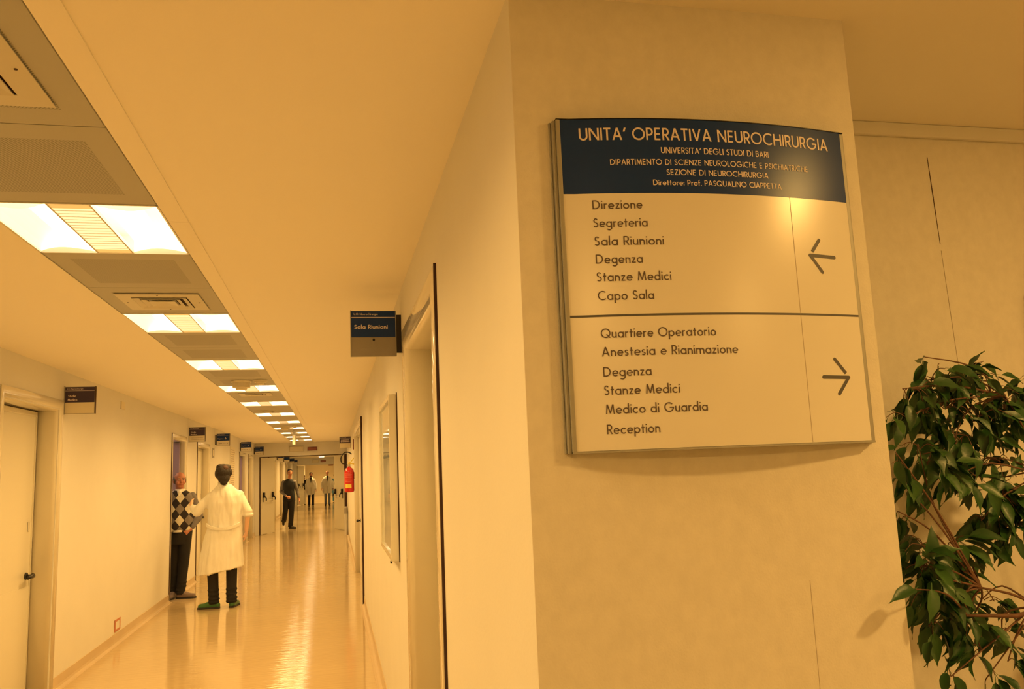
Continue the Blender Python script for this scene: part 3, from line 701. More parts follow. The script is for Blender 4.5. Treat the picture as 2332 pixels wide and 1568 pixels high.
t = empty('small_notice', (XL, 15.95, 2.08), 'small paper notice below the ward 6 flag sign', 'notice'); part('paper', MB().box((0, -.13, -.09), (.004, .13, .09)), M['sign_grey'], t); part('paper_picture', MB().box((.004, -.08, -.05), (.005, .08, .05)), M['cream'], t)

# fire extinguisher
t = empty('fire_extinguisher', (.255, 15.0, 0), 'red fire extinguisher hung on the right wall, hose looped above', 'fire extinguisher')
part('cylinder', MB().rings([(1.270, 0, 0, .06, .06), (1.275, 0, 0, .078, .078), (1.30, 0, 0, .086, .086), (1.62, 0, 0, .086, .086), (1.66, 0, 0, .078, .078), (1.695, 0, 0, .052, .052), (1.71, 0, 0, .028, .028), (1.725, 0, 0, .024, .024)], 28), M['red'], t, smooth=True)
def wrap(a0, a1, z0, z1, m, name, r=.0868):
    mb = MB(); vs = []; n = 10
    for i in range(n+1):
        a = math.radians(a0+(a1-a0)*i/n); vs += [(r*math.cos(a), r*math.sin(a), z0), (r*math.cos(a), r*math.sin(a), z1)]
    mb.add(vs, [(2*i, 2*i+2, 2*i+3, 2*i+1) for i in range(n)]); return part(name, mb, m, t)
wrap(-140, -65, 1.345, 1.415, M['yellow'], 'yellow_label')
q = MB()
for k, z in enumerate((1.60, 1.578, 1.556, 1.53, 1.505, 1.48, 1.455)):
    n = 8; a0, a1 = -145, (-60 if k % 2 else -75)
    vs = []
    for i in range(n+1):
        a = math.radians(a0+(a1-a0)*i/n); vs += [(.0868*math.cos(a), .0868*math.sin(a), z), (.0868*math.cos(a), .0868*math.sin(a), z+.007)]
    q.add(vs, [(2*i, 2*i+2, 2*i+3, 2*i+1) for i in range(n)])
part('printed_lines', q, mat('label_pink', (.75, .25, .2), .4), t)
q = MB(); q.rings([(1.72, 0, 0, .022, .022), (1.765, 0, 0, .022, .022)], 14); q.tube([(0, 0, 1.745), (-.04, -.01, 1.75)], .012, 8); part('valve', q, M['vent'], t)
q = MB(); q.add([], []); q.tube([(-.02, 0, 1.765), (.05, 0, 1.775), (.105, 0, 1.755)], .011, 8); part('carry_handle', q, M['yellow'], t, smooth=True)
q = MB(); q.tube([(.0, 0, 1.79), (.03, 0, 1.80), (.085, 0, 1.875)], .009, 8); q.tube([(.0, 0, 1.765), (.0, 0, 1.80)], .014, 8); part('squeeze_lever', q, M['yellow'], t, smooth=True)
q = MB(); pts = [(-.03, -.01, 1.75)]
for k in range(13):
    a = math.radians(215-k*14.5); pts.append((-.035+.108*math.cos(a), -.02, 1.855+.125*math.sin(a)))
q.tube(pts, .0115, 10); part('hose', q, M['dark'], t, smooth=True)
part('wall_bracket', MB().box((.06, -.02, 1.5), (XR-.255, .02, 1.62)), M['dark'], t)

t = empty('waste_bin', (.288, 22.4, 0), 'slim tall grey bin against the right wall beside the first fire doors', 'bin')
part('bin_body', MB().rings([(0, 0, 0, .045, .09), (.56, 0, 0, .052, .10)], 20), M['vent'], t); part('bin_lid', MB().rings([(.56, 0, 0, .054, .105), (.70, 0, 0, .048, .09), (.74, 0, 0, .03, .06)], 20), M['sign_grey'], t)

# emergency lamps and exit signs on the lintels
def lintel_lamp(x0, x1, z0, z1, y, label):
    t = empty('emergency_lamp', ((x0+x1)/2, y, (z0+z1)/2), label, 'emergency light'); w2, h2 = (x1-x0)/2, (z1-z0)/2
    part('lamp_base', MB().box((-w2, -.03, -h2), (w2, 0, h2)), M['vent'], t, bevel=.004); part('lamp_cover', MB().box((-w2+.015, -.06, -h2+.015), (w2-.015, -.03, h2-.015)), M['cream'], t, bevel=.008)
def exit_sign(x0, x1, z0, z1, y, label):
    t = empty('exit_sign', ((x0+x1)/2, y, (z0+z1)/2), label, 'sign'); w2, h2 = (x1-x0)/2, (z1-z0)/2
    part('sign_case', MB().box((-w2, -.03, -h2), (w2, 0, h2)), M['exit_red'], t, bevel=.003)
    part('sign_face', MB().box((-w2+.02, -.033, -h2+.02), (w2-.02, -.03, h2-.02)), mat('sign_face', (.30, .10, .06), .4), t)
lintel_lamp(-1.25, -.85, 2.27, 2.43, H1, 'oblong cream emergency lamp on the first lintel')
exit_sign(-.745, -.485, 2.29, 2.39, H1, 'dark red unlit sign beside the lamp on the first lintel')
lintel_lamp(-1.19, -.83, 2.25, 2.42, H2, 'oblong emergency lamp on the farther lintel')
exit_sign(-.74, -.46, 2.27, 2.38, H2, 'small dark red sign on the farther lintel')
exit_sign(-.45, -.1, 2.27, 2.36, YE, 'small dark sign high on the end wall')

# fire doors
DN = 11
def fire_door(hx, hy, ang, L, z1, label, s):
    global DN; DN += 1; t = empty('door_%d' % DN, (hx, hy, 0), label, 'fire door', None, 'structure', rz=ang)
    # local x runs from hinge to free edge; the face seen from the corridor centre is local y = f
    f = -1 if s > 0 else 1
    part('door_leaf', MB().box((0, 0, .012), (L, .05 if s > 0 else -.05, z1)), M['leaf'], t, bevel=.003)
    part('edge_strip', MB().box((-.02, -.004 if s > 0 else -.054, .012), (0, .054 if s > 0 else .004, z1)), M['gap'], t)
    yf = 0
    for xx in (.16, L-.17):
        b3 = MB(); b3.box((xx-.03, yf, 1.02), (xx+.03, yf+f*.05, 1.17)); b3.tube([(xx-.01, yf+f*.03, 1.10), (xx+.012, yf+f*.09, 1.0), (xx+.015, yf+f*.085, .93)], .016, 8); b3.tube([(xx-.02, yf+f*.01, 1.05), (xx-.022, yf+f*.01, .90)], .010, 8)
        part('bar_bracket', b3, M['dark'], t)
    b3 = MB(); b3.tube([(.17, yf+f*.085, .94), (L-.17, yf+f*.085, .94)], .013, 10); part('panic_bar', b3, M['frame'], t, smooth=True)
    part('closer_plate', MB().box((.06, yf, .72), (.075, yf+f*.004, 1.2)), M['vent'], t)
fire_door(-2.035, H1+.17, math.radians(70), .93, 2.135, 'open fire door leaf folded back on the left of the first lintel', 1)
fire_door(.275, H1+.17, math.radians(108), .93, 2.135, 'open fire door leaf folded back on the right of the first lintel', -1)
fire_door(-1.97, H2+.17, math.radians(70), .93, 2.12, 'open leaf on the left of the farther fire doors', 1)
fire_door(.235, H2+.17, math.radians(108), .93, 2.12, 'open leaf on the right of the farther fire doors', -1)

# framed board at the very edge of the view on the back wall
t = empty('framed_board', (0, YB, 0), 'brown wooden-framed board at the far right edge, above the ficus', 'board')
part('board_frame', MB().box((1.965, -.022, 1.45), (2.7, 0, 2.03)), M['wood'], t, bevel=.004); part('board_face', MB().box((1.995, -.025, 1.48), (2.67, -.022, 2.0)), M['wood'], t)

# ------------------------------------------------------------------ people
def xf(mb, mtx):
    o = MB(); o.v = [tuple(mtx @ Vector(p)) for p in mb.v]; o.f = list(mb.f); return o
def fuse(name, mb, m, parent, vox, it=4, loc=None):
    me = mb.mesh(name, m); tmp = bpy.data.objects.new('tmp', me); COL.objects.link(tmp)
    r = tmp.modifiers.new('r', 'REMESH'); r.mode = 'VOXEL'; r.voxel_size = vox; r.use_smooth_shade = True
    if it: sm_ = tmp.modifiers.new('s', 'SMOOTH'); sm_.factor = .5; sm_.iterations = it
    dg = bpy.context.evaluated_depsgraph_get(); dg.update()
    out = bpy.data.meshes.new_from_object(tmp.evaluated_get(dg)); out.name = name
    bpy.data.objects.remove(tmp); bpy.data.meshes.remove(me)
    out.materials.clear(); out.materials.append(m); out.shade_smooth()
    return link(name, out, parent, loc)
def hand(mb, w, d, n, side=1, curl=.6, k=1.):
    # w wrist, d direction of the fingers, n palm normal, side: which way the thumb leaves
    w = Vector(w); d = Vector(d).normalized(); n = Vector(n); n = (n-d*n.dot(d)).normalized(); l = d.cross(n)*side
    for j in (-.5, .5): mb.cap(w+d*.012*k, .020*k, w+d*.075*k+l*j*.045*k, .017*k, 8)
    mb.cap(w+d*.02*k, .020*k, w+d*.07*k, .020*k, 8)
    for j, L in ((1.5, .068), (.5, .078), (-.5, .073), (-1.5, .056)):
        b0 = w+d*.082*k+l*j*.0215*k; d1 = (d*math.cos(curl*.5)+n*math.sin(curl*.5)).normalized(); b1 = b0+d1*L*.5*k
        d2 = (d*math.cos(curl*1.5)+n*math.sin(curl*1.5)).normalized(); b2 = b1+d2*L*.5*k
        mb.cap(b0, .0095*k, b1, .0088*k, 8); mb.cap(b1, .0088*k, b2, .0078*k, 8)
    t0 = w+d*.028*k+l*.026*k; td = (d*.75+l*.55+n*.35).normalized(); t1 = t0+td*.038*k; t2 = t1+(td+d*.4+n*.3).normalized()*.03*k
    mb.cap(t0, .013*k, t1, .011*k, 8); mb.cap(t1, .011*k, t2, .009*k, 8)
def head_mesh():
    h = MB(); h.ball((0, .012, .028), (.077, .094, .090), 20, 14); h.ball((0, -.018, -.022), (.062, .070, .085), 18, 12); h.ball((0, -.036, -.078), (.044, .044, .032), 14, 8)
    h.cap((0, -.082, .016), .010, (0, -.100, -.022), .0135, 10); h.cap((-.034, -.074, .033), .010, (.034, -.074, .033), .010, 8)
    for s in (-1, 1): h.ball((s*.079, .012, -.008), (.010, .019, .031), 10, 8); h.ball((s*.036, -.062, -.028), (.024, .022, .026), 10, 8)
    h.cap((-.016, -.082, -.052), .009, (.016, -.082, -.052), .009, 8)
    return h
HAIR = {
 'full': lambda: MB().ball((0, .026, .050), (.087, .099, .082), 20, 14).ball((0, .062, -.01), (.074, .052, .075), 16, 10).ball((0, -.030, .098), (.060, .045, .030), 12, 8).cap((-.080, .0, .02), .014, (-.079, .004, -.030), .009, 8).cap((.080, .0, .02), .014, (.079, .004, -.030), .009, 8),
 'balding': lambda: MB().ball((0, .066, .0), (.070, .050, .068), 16, 10).ball((-.062, .030, .012), (.026, .066, .052), 12, 8).ball((.062, .030, .012), (.026, .066, .052), 12, 8).ball((0, .060, .075), (.060, .052, .040), 14, 8),
 'tousled': lambda: MB().ball((0, .022, .040), (.092, .104, .092), 22, 16).ball((0, .058, -.035), (.072, .052, .072), 16, 10).ball((-.040, .03, .092), (.050, .06, .035), 12, 8).ball((.035, .03, .098), (.050, .06, .034), 12, 8).ball((-.074, .03, .03), (.028, .055, .050), 12, 8).ball((.074, .03, .02), (.026, .055, .055), 12, 8).ball((0, .07, -.09), (.045, .03, .035), 10, 8),
 'long': lambda: MB().ball((0, .026, .045), (.090, .100, .086), 20, 14).ball((0, .07, -.08), (.085, .05, .13), 16, 10),
}
def person(loc, label, hz, hx=0, hy=0, yaw=0, pitch=0, hair='full', hairm='hair_dark', skin='skin', L=None, R=None, legL=None, legR=None, vox=.008, hipz=.92, shz=1.43, shw=.18, handL=None, handR=None, face=True, glasses=False, beard=False, sk=1.):
    # L/R arm: (shoulder, elbow, wrist) ; legs: (hip, knee, ankle, toe)
    root = empty('person', loc, label, 'person')
    b = MB()
    hm = Matrix.Translation((hx, hy, hz)) @ Matrix.Rotation(yaw, 4, 'Z') @ Matrix.Rotation(pitch, 4, 'X') @ Matrix.Scale(sk, 4)
    hh = xf(head_mesh(), hm); b.add(hh.v, hh.f)
    neck = hm @ Vector((0, .022, -.06)); b.cap(neck, .052, (hx*.5, hy*.5+.01, shz+.035), .058, 14)
    b.rings([(hipz-.06, 0, 0, .12, .085), (hipz+.1, 0, 0, .135, .09), (shz-.28, 0, 0, .14, .09), (shz-.1, 0, 0, .155, .095), (shz+.0, 0, 0, .13, .075), (shz+.05, 0, .01, .07, .06)], 24)
    for arm, hd in ((L, handL), (R, handR)):
        s_, e_, w_ = [Vector(p) for p in arm]
        b.cap(s_, .038, e_, .033, 12); b.cap(e_, .033, w_, .025, 12)
        hd = hd or {}
        d = Vector(hd.get('d', w_-e_)); n = Vector(hd.get('n', (0, -1, 0))); hand(b, w_, d, n, hd.get('side', 1), hd.get('curl', .6))
    for (h_, k_, a_, t_) in (legL, legR): b.cap(h_, .075, k_, .052, 14); b.cap(k_, .052, a_, .036, 14)
    body = fuse('body', b, M[skin], root, vox, 3)
    hr = xf(HAIR[hair](), hm); hob = fuse('hair', hr, M[hairm], root, vox, 3)
    if hair == 'tousled': fuse('thin_crown', xf(MB().ball((-.012, .078, .072), (.040, .050, .040), 14, 8), hm), M['hair_brown'], hob, vox, 2)
    if face:
        for s in (-1, 1):
            e = xf(MB().ball((s*.030, -.0735, .012), (.0125, .010, .0052), 10, 8), hm); o = part('eye', e, M['white_plastic'], root, smooth=True)
            e = xf(MB().ball((s*.030, -.0815, .012), (.0055, .0035, .005), 8, 6), hm); part('iris', e, M['dark'], o)
            e = xf(MB().cap((s*.015, -.0835, .031), .0036, (s*.046, -.077, .033), .0028, 6), hm); part('eyebrow', e, M[hairm], root)
        e = xf(MB().cap((-.020, -.0885, -.054), .0040, (.020, -.0885, -.054), .0040, 6), hm); part('mouth', e, M['lips'], root, smooth=True)
    if beard: fuse('beard', xf(MB().ball((0, -.045, -.08), (.052, .048, .036), 14, 8).ball((-.05, -.02, -.06), (.02, .04, .04), 10, 6).ball((.05, -.02, -.06), (.02, .04, .04), 10, 6), hm), M[hairm], root, vox, 2)
    if glasses:
        g = MB()
        for s in (-1, 1):
            pts = [(s*.031+.024*math.cos(2*PI*k/10), -.095, .010+.017*math.sin(2*PI*k/10)) for k in range(11)]; g.tube(pts, .0028, 6); g.tube([(s*.056, -.093, .015), (s*.08, .0, .012)], .0025, 6)
        g.tube([(-.008, -.097, .014), (.008, -.097, .014)], .0025, 6); part('glasses', xf(g, hm), M['dark'], root)
    return root, hm
def shoe(root, ank, toe, m, name='shoe', clog=False, sole=True):
    a, t = Vector(ank), Vector(toe); d = (t-a); d.z = 0; d.normalize(); base = min(a.z-.09, t.z) if not clog else min(a.z-.09, t.z)
    heel = Vector((a.x, a.y, base))-d*.055; L = .27
    mb = MB(); lift = (a.z-.09)-t.z
    def P(u, z): return (heel+d*u*L)+Vector((0, 0, z+(1-u)*lift*.0))
    mb.cap(P(.12, .04), .038, P(.45, .038), .040, 12); mb.cap(P(.45, .036), .040, P(.80, .030), .038, 12); mb.ball(P(.86, .030), .036); mb.cap(P(.16, .05), .038, P(.22, .085), .040, 12); mb.cap(P(.25, .07), .040, P(.55, .045), .040, 12)
    mb.v = [(x, y, max(z, base+.004)) for (x, y, z) in mb.v]
    o = fuse(name, mb, m, root, .008, 2)
    if sole:
        n = Vector((-d.y, d.x, 0)); s = MB(); vs = []
        for z in (base, base+.022):
            for (u, w2) in ((.0, .022), (.06, .034), (.3, .034), (.5, .036), (.75, .046), (.92, .038), (1.0, .018)): vs.append(tuple(Vector(P(u, 0)).xy.to_3d()+n*w2+Vector((0, 0, z))))
            for (u, w2) in ((1.0, .018), (.92, .038), (.75, .046), (.5, .036), (.3, .034), (.06, .034), (.0, .022)): vs.append(tuple(Vector(P(u, 0)).xy.to_3d()-n*w2+Vector((0, 0, z))))
        s.add(vs, [tuple(range(13, -1, -1)), tuple(range(14, 28))]+[(i, (i+1) % 14, 14+(i+1) % 14, 14+i) for i in range(14)])
        part('shoe_sole', s, M['sole'], o)
    return o
def legs_cloth(root, legs, m, hipz, vox, r=(.092, .070, .060), name='trousers', end=.055, hip=(.155, .11), wrinkle=0.):
    b = MB(); b.rings([(hipz-.12, 0, 0, hip[0]*.93, hip[1]), (hipz, 0, 0, hip[0], hip[1]), (hipz+.09, 0, 0, hip[0]*.92, hip[1]*.93)], 24)
    for (h_, k_, a_, t_) in legs:
        h_, k_, a_ = Vector(h_), Vector(k_), Vector(a_); e_ = a_ + (a_-k_).normalized()*(.09-end) if a_.z < .12 else a_
        b.cap(h_, r[0], k_, r[1], 16); b.tube([k_, k_.lerp(e_, .5), e_], [r[1], r[2]*1.05, r[2]], 16); b.ball(k_, r[1])
        if wrinkle:
            for u in (.62, .74, .86, .95): c_ = k_.lerp(e_, u); b.ball((c_.x+rnd.uniform(-.008, .008), c_.y, c_.z), (r[2]*(1.08+wrinkle), r[2]*(1.08+wrinkle), .02), 14, 6)
    return fuse(name, b, m, root, vox, 3)
def folded(o, amp, sc, seed=0, zs=.35):
    me = o.data; P = [v.co.copy() for v in me.vertices]; N = [v.normal.copy() for v in me.vertices]; out = []
    for p, nn in zip(P, N):
        n = noise.noise(Vector((p.x*sc, p.y*sc, p.z*sc*zs+seed)))+.5*noise.noise(Vector((p.x*sc*2.2, p.y*sc*2.2, p.z*sc*zs*2.6+seed+7)))
        out += list(p + nn*amp*max(n, -.25)*1.25)
    me.vertices.foreach_set('co', out); me.update()
# --- doctor seen from behind, green clogs
VX = .007
lgL = ((-.10, 0, .93), (-.13, .0, .50), (-.11, .0, .09), (-.33, .02, 0)); lgR = ((.10, 0, .93), (.10, .01, .50), (.10, .0, .09), (.15, .24, 0))
root, hm = person((-1.385, 11.13, 0), 'doctor in a long white coat and green clogs, seen from behind', 1.645, hx=-.015, hy=.0, yaw=PI+.25, pitch=.08, hair='tousled', skin='skin_pale', vox=VX, shz=1.46, sk=1.07,
    L=((-.16, .01, 1.385), (-.335, .03, 1.19), (-.43, .27, 1.27)), R=((.19, .01, 1.375), (.294, -.01, 1.15), (.27, .05, .93)), legL=lgL, legR=lgR, hipz=.95,
    handL={'d': (-.15, .5, .35), 'n': (.6, .2, -.3), 'side': 1, 'curl': .5}, handR={'n': (-1, .2, 0), 'side': -1, 'curl': .5}, face=True)
b = MB()
b.rings([(.455, -.035, .0, .285, .20), (.60, -.028, 0, .265, .185), (.80, -.01, 0, .235, .165), (.95, .0, 0, .215, .145), (1.03, .005, 0, .205, .135), (1.15, .01, 0, .215, .135), (1.30, .014, 0, .218, .130), (1.38, .014, .0, .212, .115), (1.43, .012, .0, .188, .098), (1.48, .008, .0, .125, .082), (1.515, .0, .0, .082, .072)], 36)
b.cap((-.165, .01, 1.385), .062, (-.335, .03, 1.19), .060, 16); b.cap((-.335, .03, 1.19), .060, (-.405, .20, 1.245), .050, 16); b.cap((.195, .01, 1.375), .062, (.292, -.01, 1.17), .058, 16); b.ball((.296, -.01, 1.13), (.066, .062, .035))
co = fuse('coat', b, M['coat'], root, .009, 4); folded(co, .020, 8., 3, .16); folded(co, .006, 16., 9, .25)
for v in co.data.vertices:
    if v.co.z < .62: v.co.z += (v.co.x+.03)*.16*max(0, (.62-v.co.z)/.16)
cb = MB(); vs = []; n = 20
for i in range(n+1):
    u = i/n; a = math.radians(203+u*134); z = 1.035-.055*math.sin(PI*u); rx, ry = .212, .145
    for dz, e in ((-.018, .004), (.018, .004), (-.018, .016), (.018, .016)): vs.append((.004+(rx+e)*math.cos(a), (ry+e)*math.sin(a), z+dz))
fs = []
for i in range(n):
    a = 4*i; c_ = a+4; fs += [(a+2, c_+2, c_+3, a+3), (a, a+1, c_+1, c_), (a+1, a+3, c_+3, c_+1), (a, c_, c_+2, a+2)]
fs += [(0, 2, 3, 1), (4*n, 4*n+1, 4*n+3, 4*n+2)]
part('half_belt', cb.add(vs, fs), M['coat'], co, smooth=False)
cb = MB(); cb.rings([(1.495, -.004, .0, .084, .078), (1.535, -.01, .0, .068, .068), (1.565, -.012, .0, .066, .066)], 24, cap=False); o = part('collar', cb, M['coat'], co, smooth=True); so = o.modifiers.new('s', 'SOLIDIFY'); so.thickness = .006
legs_cloth(root, (lgL, lgR), M['black_cloth'], .93, .009, r=(.09, .070, .062), wrinkle=.12)
shoe(root, (-.09, 0, .09), (-.33, .02, 0), M['green'], 'clog'); shoe(root, (.115, .0, .09), (.16, .24, 0), M['green'], 'clog')

# --- man in argyle jumper
lgL = ((.08, 0, .90), (.065, -.01, .48), (.03, -.02, .09), (.30, -.12, 0)); lgR = ((-.08, .02, .90), (-.075, .04, .48), (-.08, .08, .09), (-.1, -.15, 0))
root, hm = person((-2.115, 12.30, 0), 'man in a navy and cream argyle jumper standing in the doorway', 1.60, hx=-.005, hy=-.02, yaw=.38, hair='balding', hairm='hair_grey', skin='skin_dark', vox=VX, shz=1.40, hipz=.90,
    L=((.155, .01, 1.36), (.245, .06, 1.11), (.15, -.05, .925)), R=((-.155, .01, 1.36), (-.25, .04, 1.10), (-.25, -.08, .87)), legL=lgL, legR=lgR, handL={'d': (-.5, -.25, -.35), 'n': (-.2, .6, 0), 'side': -1, 'curl': .7}, sk=1.0)
b = MB().rings([(.915, 0, 0, .175, .125), (.96, 0, 0, .185, .14), (1.08, 0, -.01, .188, .148), (1.2, 0, 0, .19, .14), (1.34, 0, 0, .19, .125), (1.40, 0, 0, .172, .105), (1.44, 0, 0, .12, .085), (1.462, 0, .0, .08, .07)], 30)
o = fuse('jumper', b, M['argyle'], root, .009, 3); folded(o, .012, 9., 5)
b = MB().cap((.155, .01, 1.375), .060, (.245, .06, 1.11), .052, 16); b.cap((.245, .06, 1.11), .056, (.172, -.03, .965), .044, 16); o = fuse('sleeve', b, M['grey_cloth'], root, .009, 3); folded(o, .008, 12., 1, 1.)
b = MB().cap((-.155, .01, 1.375), .060, (-.25, .04, 1.10), .052, 16); b.cap((-.25, .04, 1.10), .056, (-.25, -.06, .91), .044, 16); fuse('sleeve', b, M['grey_cloth'], root, .009, 3)
b = MB().rings([(1.435, 0, -.01, .082, .076), (1.485, 0, -.01, .066, .066)], 20); b.cap((0, -.098, 1.385), .010, (.0, -.078, 1.44), .03, 8); fuse('shirt_collar', b, M['white_plastic'], root, .007, 2)
b = MB().rings([(.895, -.01, -.03, .075, .11), (.925, -.01, -.03, .08, .12)], 24); part('shirt_hem', b, M['coat'], root, smooth=True)
legs_cloth(root, (lgL, lgR), M['black_cloth'], .85, .009, wrinkle=.06)
shoe(root, (.03, -.02, .09), (.30, -.08, 0), M['shoe']); shoe(root, (-.08, .08, .09), (-.1, -.15, 0), M['shoe'])

# --- young man walking
lgL = ((.085, 0, .95), (.085, -.06, .52), (.055, -.06, .09), (.2, -.2, 0)); lgR = ((-.085, 0, .95), (-.10, -.10, .54), (-.165, .28, .215), (-.17, .2, .1))
root, hm = person((-1.385, 26.4, 0), 'young man with glasses and a dark raglan top walking past the fire doors', 1.70, hx=.035, hy=-.03, yaw=.1, hair='full', skin='skin', vox=.011, shz=1.43, hipz=.95, glasses=True,
    L=((.155, .0, 1.41), (.25, .05, 1.14), (.31, -.03, .87)), R=((-.155, .0, 1.41), (-.235, .05, 1.14), (-.05, -.16, .98)), legL=lgL, legR=lgR, handR={'d': (.8, -.3, -.25), 'n': (0, .8, -.4), 'curl': 1.3, 'side': -1}, handL={'n': (-1, 0, 0), 'side': -1})
b = MB().rings([(.84, 0, 0, .185, .125), (.95, 0, 0, .18, .125), (1.15, 0, 0, .165, .115), (1.32, 0, 0, .19, .125), (1.41, 0, 0, .192, .112), (1.455, 0, 0, .155, .10), (1.51, 0.01, 0, .08, .075)], 28)
o = fuse('raglan_top', b, M['navy_cloth'], root, .012, 3); folded(o, .012, 8., 2)
for a_, e_, w_ in (((.16, 0, 1.415), (.25, .05, 1.14), (.30, -.01, .93)), ((-.16, 0, 1.415), (-.235, .05, 1.14), (-.085, -.12, 1.01))):
    b = MB().cap(a_, .062, e_, .052, 14); b.cap(e_, .052, w_, .036, 14); fuse('sleeve', b, M['grey_cloth'], root, .012, 3)
legs_cloth(root, (lgL, lgR), M['black_cloth'], .93, .012, r=(.10, .078, .07), wrinkle=.05)
shoe(root, (.055, -.06, .09), (.22, -.2, 0), M['sole']); s_ = shoe(root, (0, 0, .09), (0, -.2, 0), M['sole'], sole=False)
s_.location = (-.175, .22, .12); s_.rotation_euler = (-.9, 0, 0)

# --- far doctors and two people half hidden by the farther fire doors
def far_doc(x, y, h, label, shirt, trous, hem, hair, hairm, beard, wide=1., open_v=True, stride=.08):
    k = h/1.75
    lL = ((.085, 0, .92*k), (.095, -stride, .5*k), (.10, -stride*.6, .09), (.13, -.25, 0)); lR = ((-.085, 0, .92*k), (-.095, stride*.3, .5*k), (-.10, stride*1.8, .09), (-.12, -.1, 0))
    aL = ((.16, .0, 1.375*k), (.235*wide, .03, 1.13*k), (.255*wide, -.06, .86*k)); aR = ((-.16, .0, 1.375*k), (-.24*wide, .03, 1.13*k), (-.25*wide, -.06, .86*k))
    root, hm = person((x, y, 0), label, 1.63*k, hy=-.02, hair=hair, hairm=hairm, vox=.014, shz=1.43*k, L=aL, R=aR, legL=lL, legR=lR, hipz=.92*k, beard=beard, handL={'n': (-1, 0, 0), 'side': -1}, handR={'n': (1, 0, 0)})
    b = MB().rings([(hem, 0, 0, .225*wide, .15), (.8*k, 0, 0, .22*wide, .15), (1.02*k, 0, 0, .20*wide, .14), (1.2*k, 0, 0, .205*wide, .14), (1.34*k, 0, 0, .208*wide, .13), (1.40*k, 0, 0, .18*wide, .11), (1.445*k, 0, 0, .12*wide, .09), (1.49*k, 0, 0.01, .075, .07)], 28)
    for (s_, e_, w_) in (aL, aR): b.cap(s_, .060, e_, .056, 12); b.cap(e_, .058, Vector(w_)+(Vector(e_)-Vector(w_))*.12, .045, 12)
    o = fuse('coat', b, M['coat'], root, .014, 3); folded(o, .014, 7., x)
    v = MB(); v.add([(-.050, -.110, 1.48*k), (.050, -.110, 1.48*k), (0, -.178, 1.20*k), (-.05, -.06, 1.48*k), (.05, -.06, 1.48*k), (0, -.12, 1.20*k)], [(0, 2, 1), (3, 4, 5), (0, 1, 4, 3), (1, 2, 5, 4), (2, 0, 3, 5)])
    part('shirt_front', v, M[shirt], root)
    v = MB().box((-.006, -.168, hem+.01), (.008, -.145, .98*k)); part('coat_opening', v, M['seam'], o)
    legs_cloth(root, (lL, lR), M[trous], .92*k, .014)
    shoe(root, (.10, -stride*.6, .09), (.12, -.3, 0), M['sole']); shoe(root, (-.10, stride*1.8, .09), (-.11, -.1, 0), M['sole'])
    return root
far_doc(-1.20, 44.0, 1.74, 'bearded doctor in a white coat and dark trousers walking at the far doors', 'black_cloth', 'black_cloth', .60, 'full', 'hair_dark', True)
far_doc(-.37, 44.0, 1.80, 'grey-haired doctor in a white coat and grey jeans at the far doors', 'navy_cloth', 'jeans', .64, 'balding', 'hair_grey', False, 1.12)
def simple_far(x, y, h, label, top, bottom, hair, hairm, yaw):
    k = h/1.75; lL = ((.08, 0, .92*k), (.08, 0, .5*k), (.08, 0, .09), (.08, -.2, 0)); lR = ((-.08, 0, .92*k), (-.08, 0, .5*k), (-.08, .05, .09), (-.08, -.2, 0))
    aL = ((.16, .0, 1.42*k), (.21, .03, 1.13*k), (.22, -.12, .92*k)); aR = ((-.16, .0, 1.42*k), (-.21, .03, 1.13*k), (-.22, -.12, .92*k))
    root, hm = person((x, y, 0), label, 1.63*k, yaw=yaw, hair=hair, hairm=hairm, vox=.014, shz=1.43*k, L=aL, R=aR, legL=lL, legR=lR, hipz=.92*k)
    b = MB().rings([(.88*k, 0, 0, .18, .125), (1.05*k, 0, 0, .165, .12), (1.3*k, 0, 0, .185, .12), (1.42*k, 0, 0, .15, .09), (1.48*k, 0, 0, .07, .06)], 24)
    for (s_, e_, w_) in (aL, aR): b.cap(s_, .06, e_, .05, 12); b.cap(e_, .05, Vector(w_)+(Vector(e_)-Vector(w_))*.2, .04, 12)
    fuse('tunic', b, M[top], root, .014, 3); legs_cloth(root, (lL, lR), M[bottom], .9*k, .014)
    shoe(root, (.08, 0, .09), (.08, -.2, 0), M['white_plastic']); shoe(root, (-.08, .05, .09), (-.08, -.2, 0), M['white_plastic'])
    return root
simple_far(-1.72, 48.0, 1.62, 'person in a dark top and white trousers half hidden behind the far left door leaf', 'black_cloth', 'coat', 'long', 'hair_brown', 0)
simple_far(.02, 48.4, 1.62, 'person in light blue clothes half hidden behind the far right door leaf', 'blue_cloth', 'blue_cloth', 'full', 'hair_dark', 0)

# ------------------------------------------------------------------ ficus in the niche
fic = empty('potted_ficus', (1.83, 1.66, 0), 'leafy green weeping ficus on a dark moss pole beside the sign wall', 'plant')
O = Vector((1.83, 1.66, 0))
p = MB().rings([(0, 0, 0, .11, .11), (.02, 0, 0, .12, .12), (.30, 0, 0, .155, .155), (.33, 0, 0, .165, .165), (.35, 0, 0, .165, .165), (.351, 0, 0, .14, .14), (.33, 0, 0, .138, .138)], 32); part('pot', p, M['pot'], fic, smooth=False)
part('soil', MB().rings([(.29, 0, 0, .138, .138), (.332, 0, 0, .137, .137)], 24), M['soil'], fic)
mb = MB(); rows = []
for k in range(46):
    z = .30+k*.0215; r = .056*(1+.07*math.sin(k*2.3)); rows.append((z, .006*math.sin(k*.7), .0, r, r))
rows[-1] = (rows[-1][0], 0, 0, .035, .035); mb.rings(rows, 20); part('moss_pole', mb, M['moss'], fic)
hb = MB()
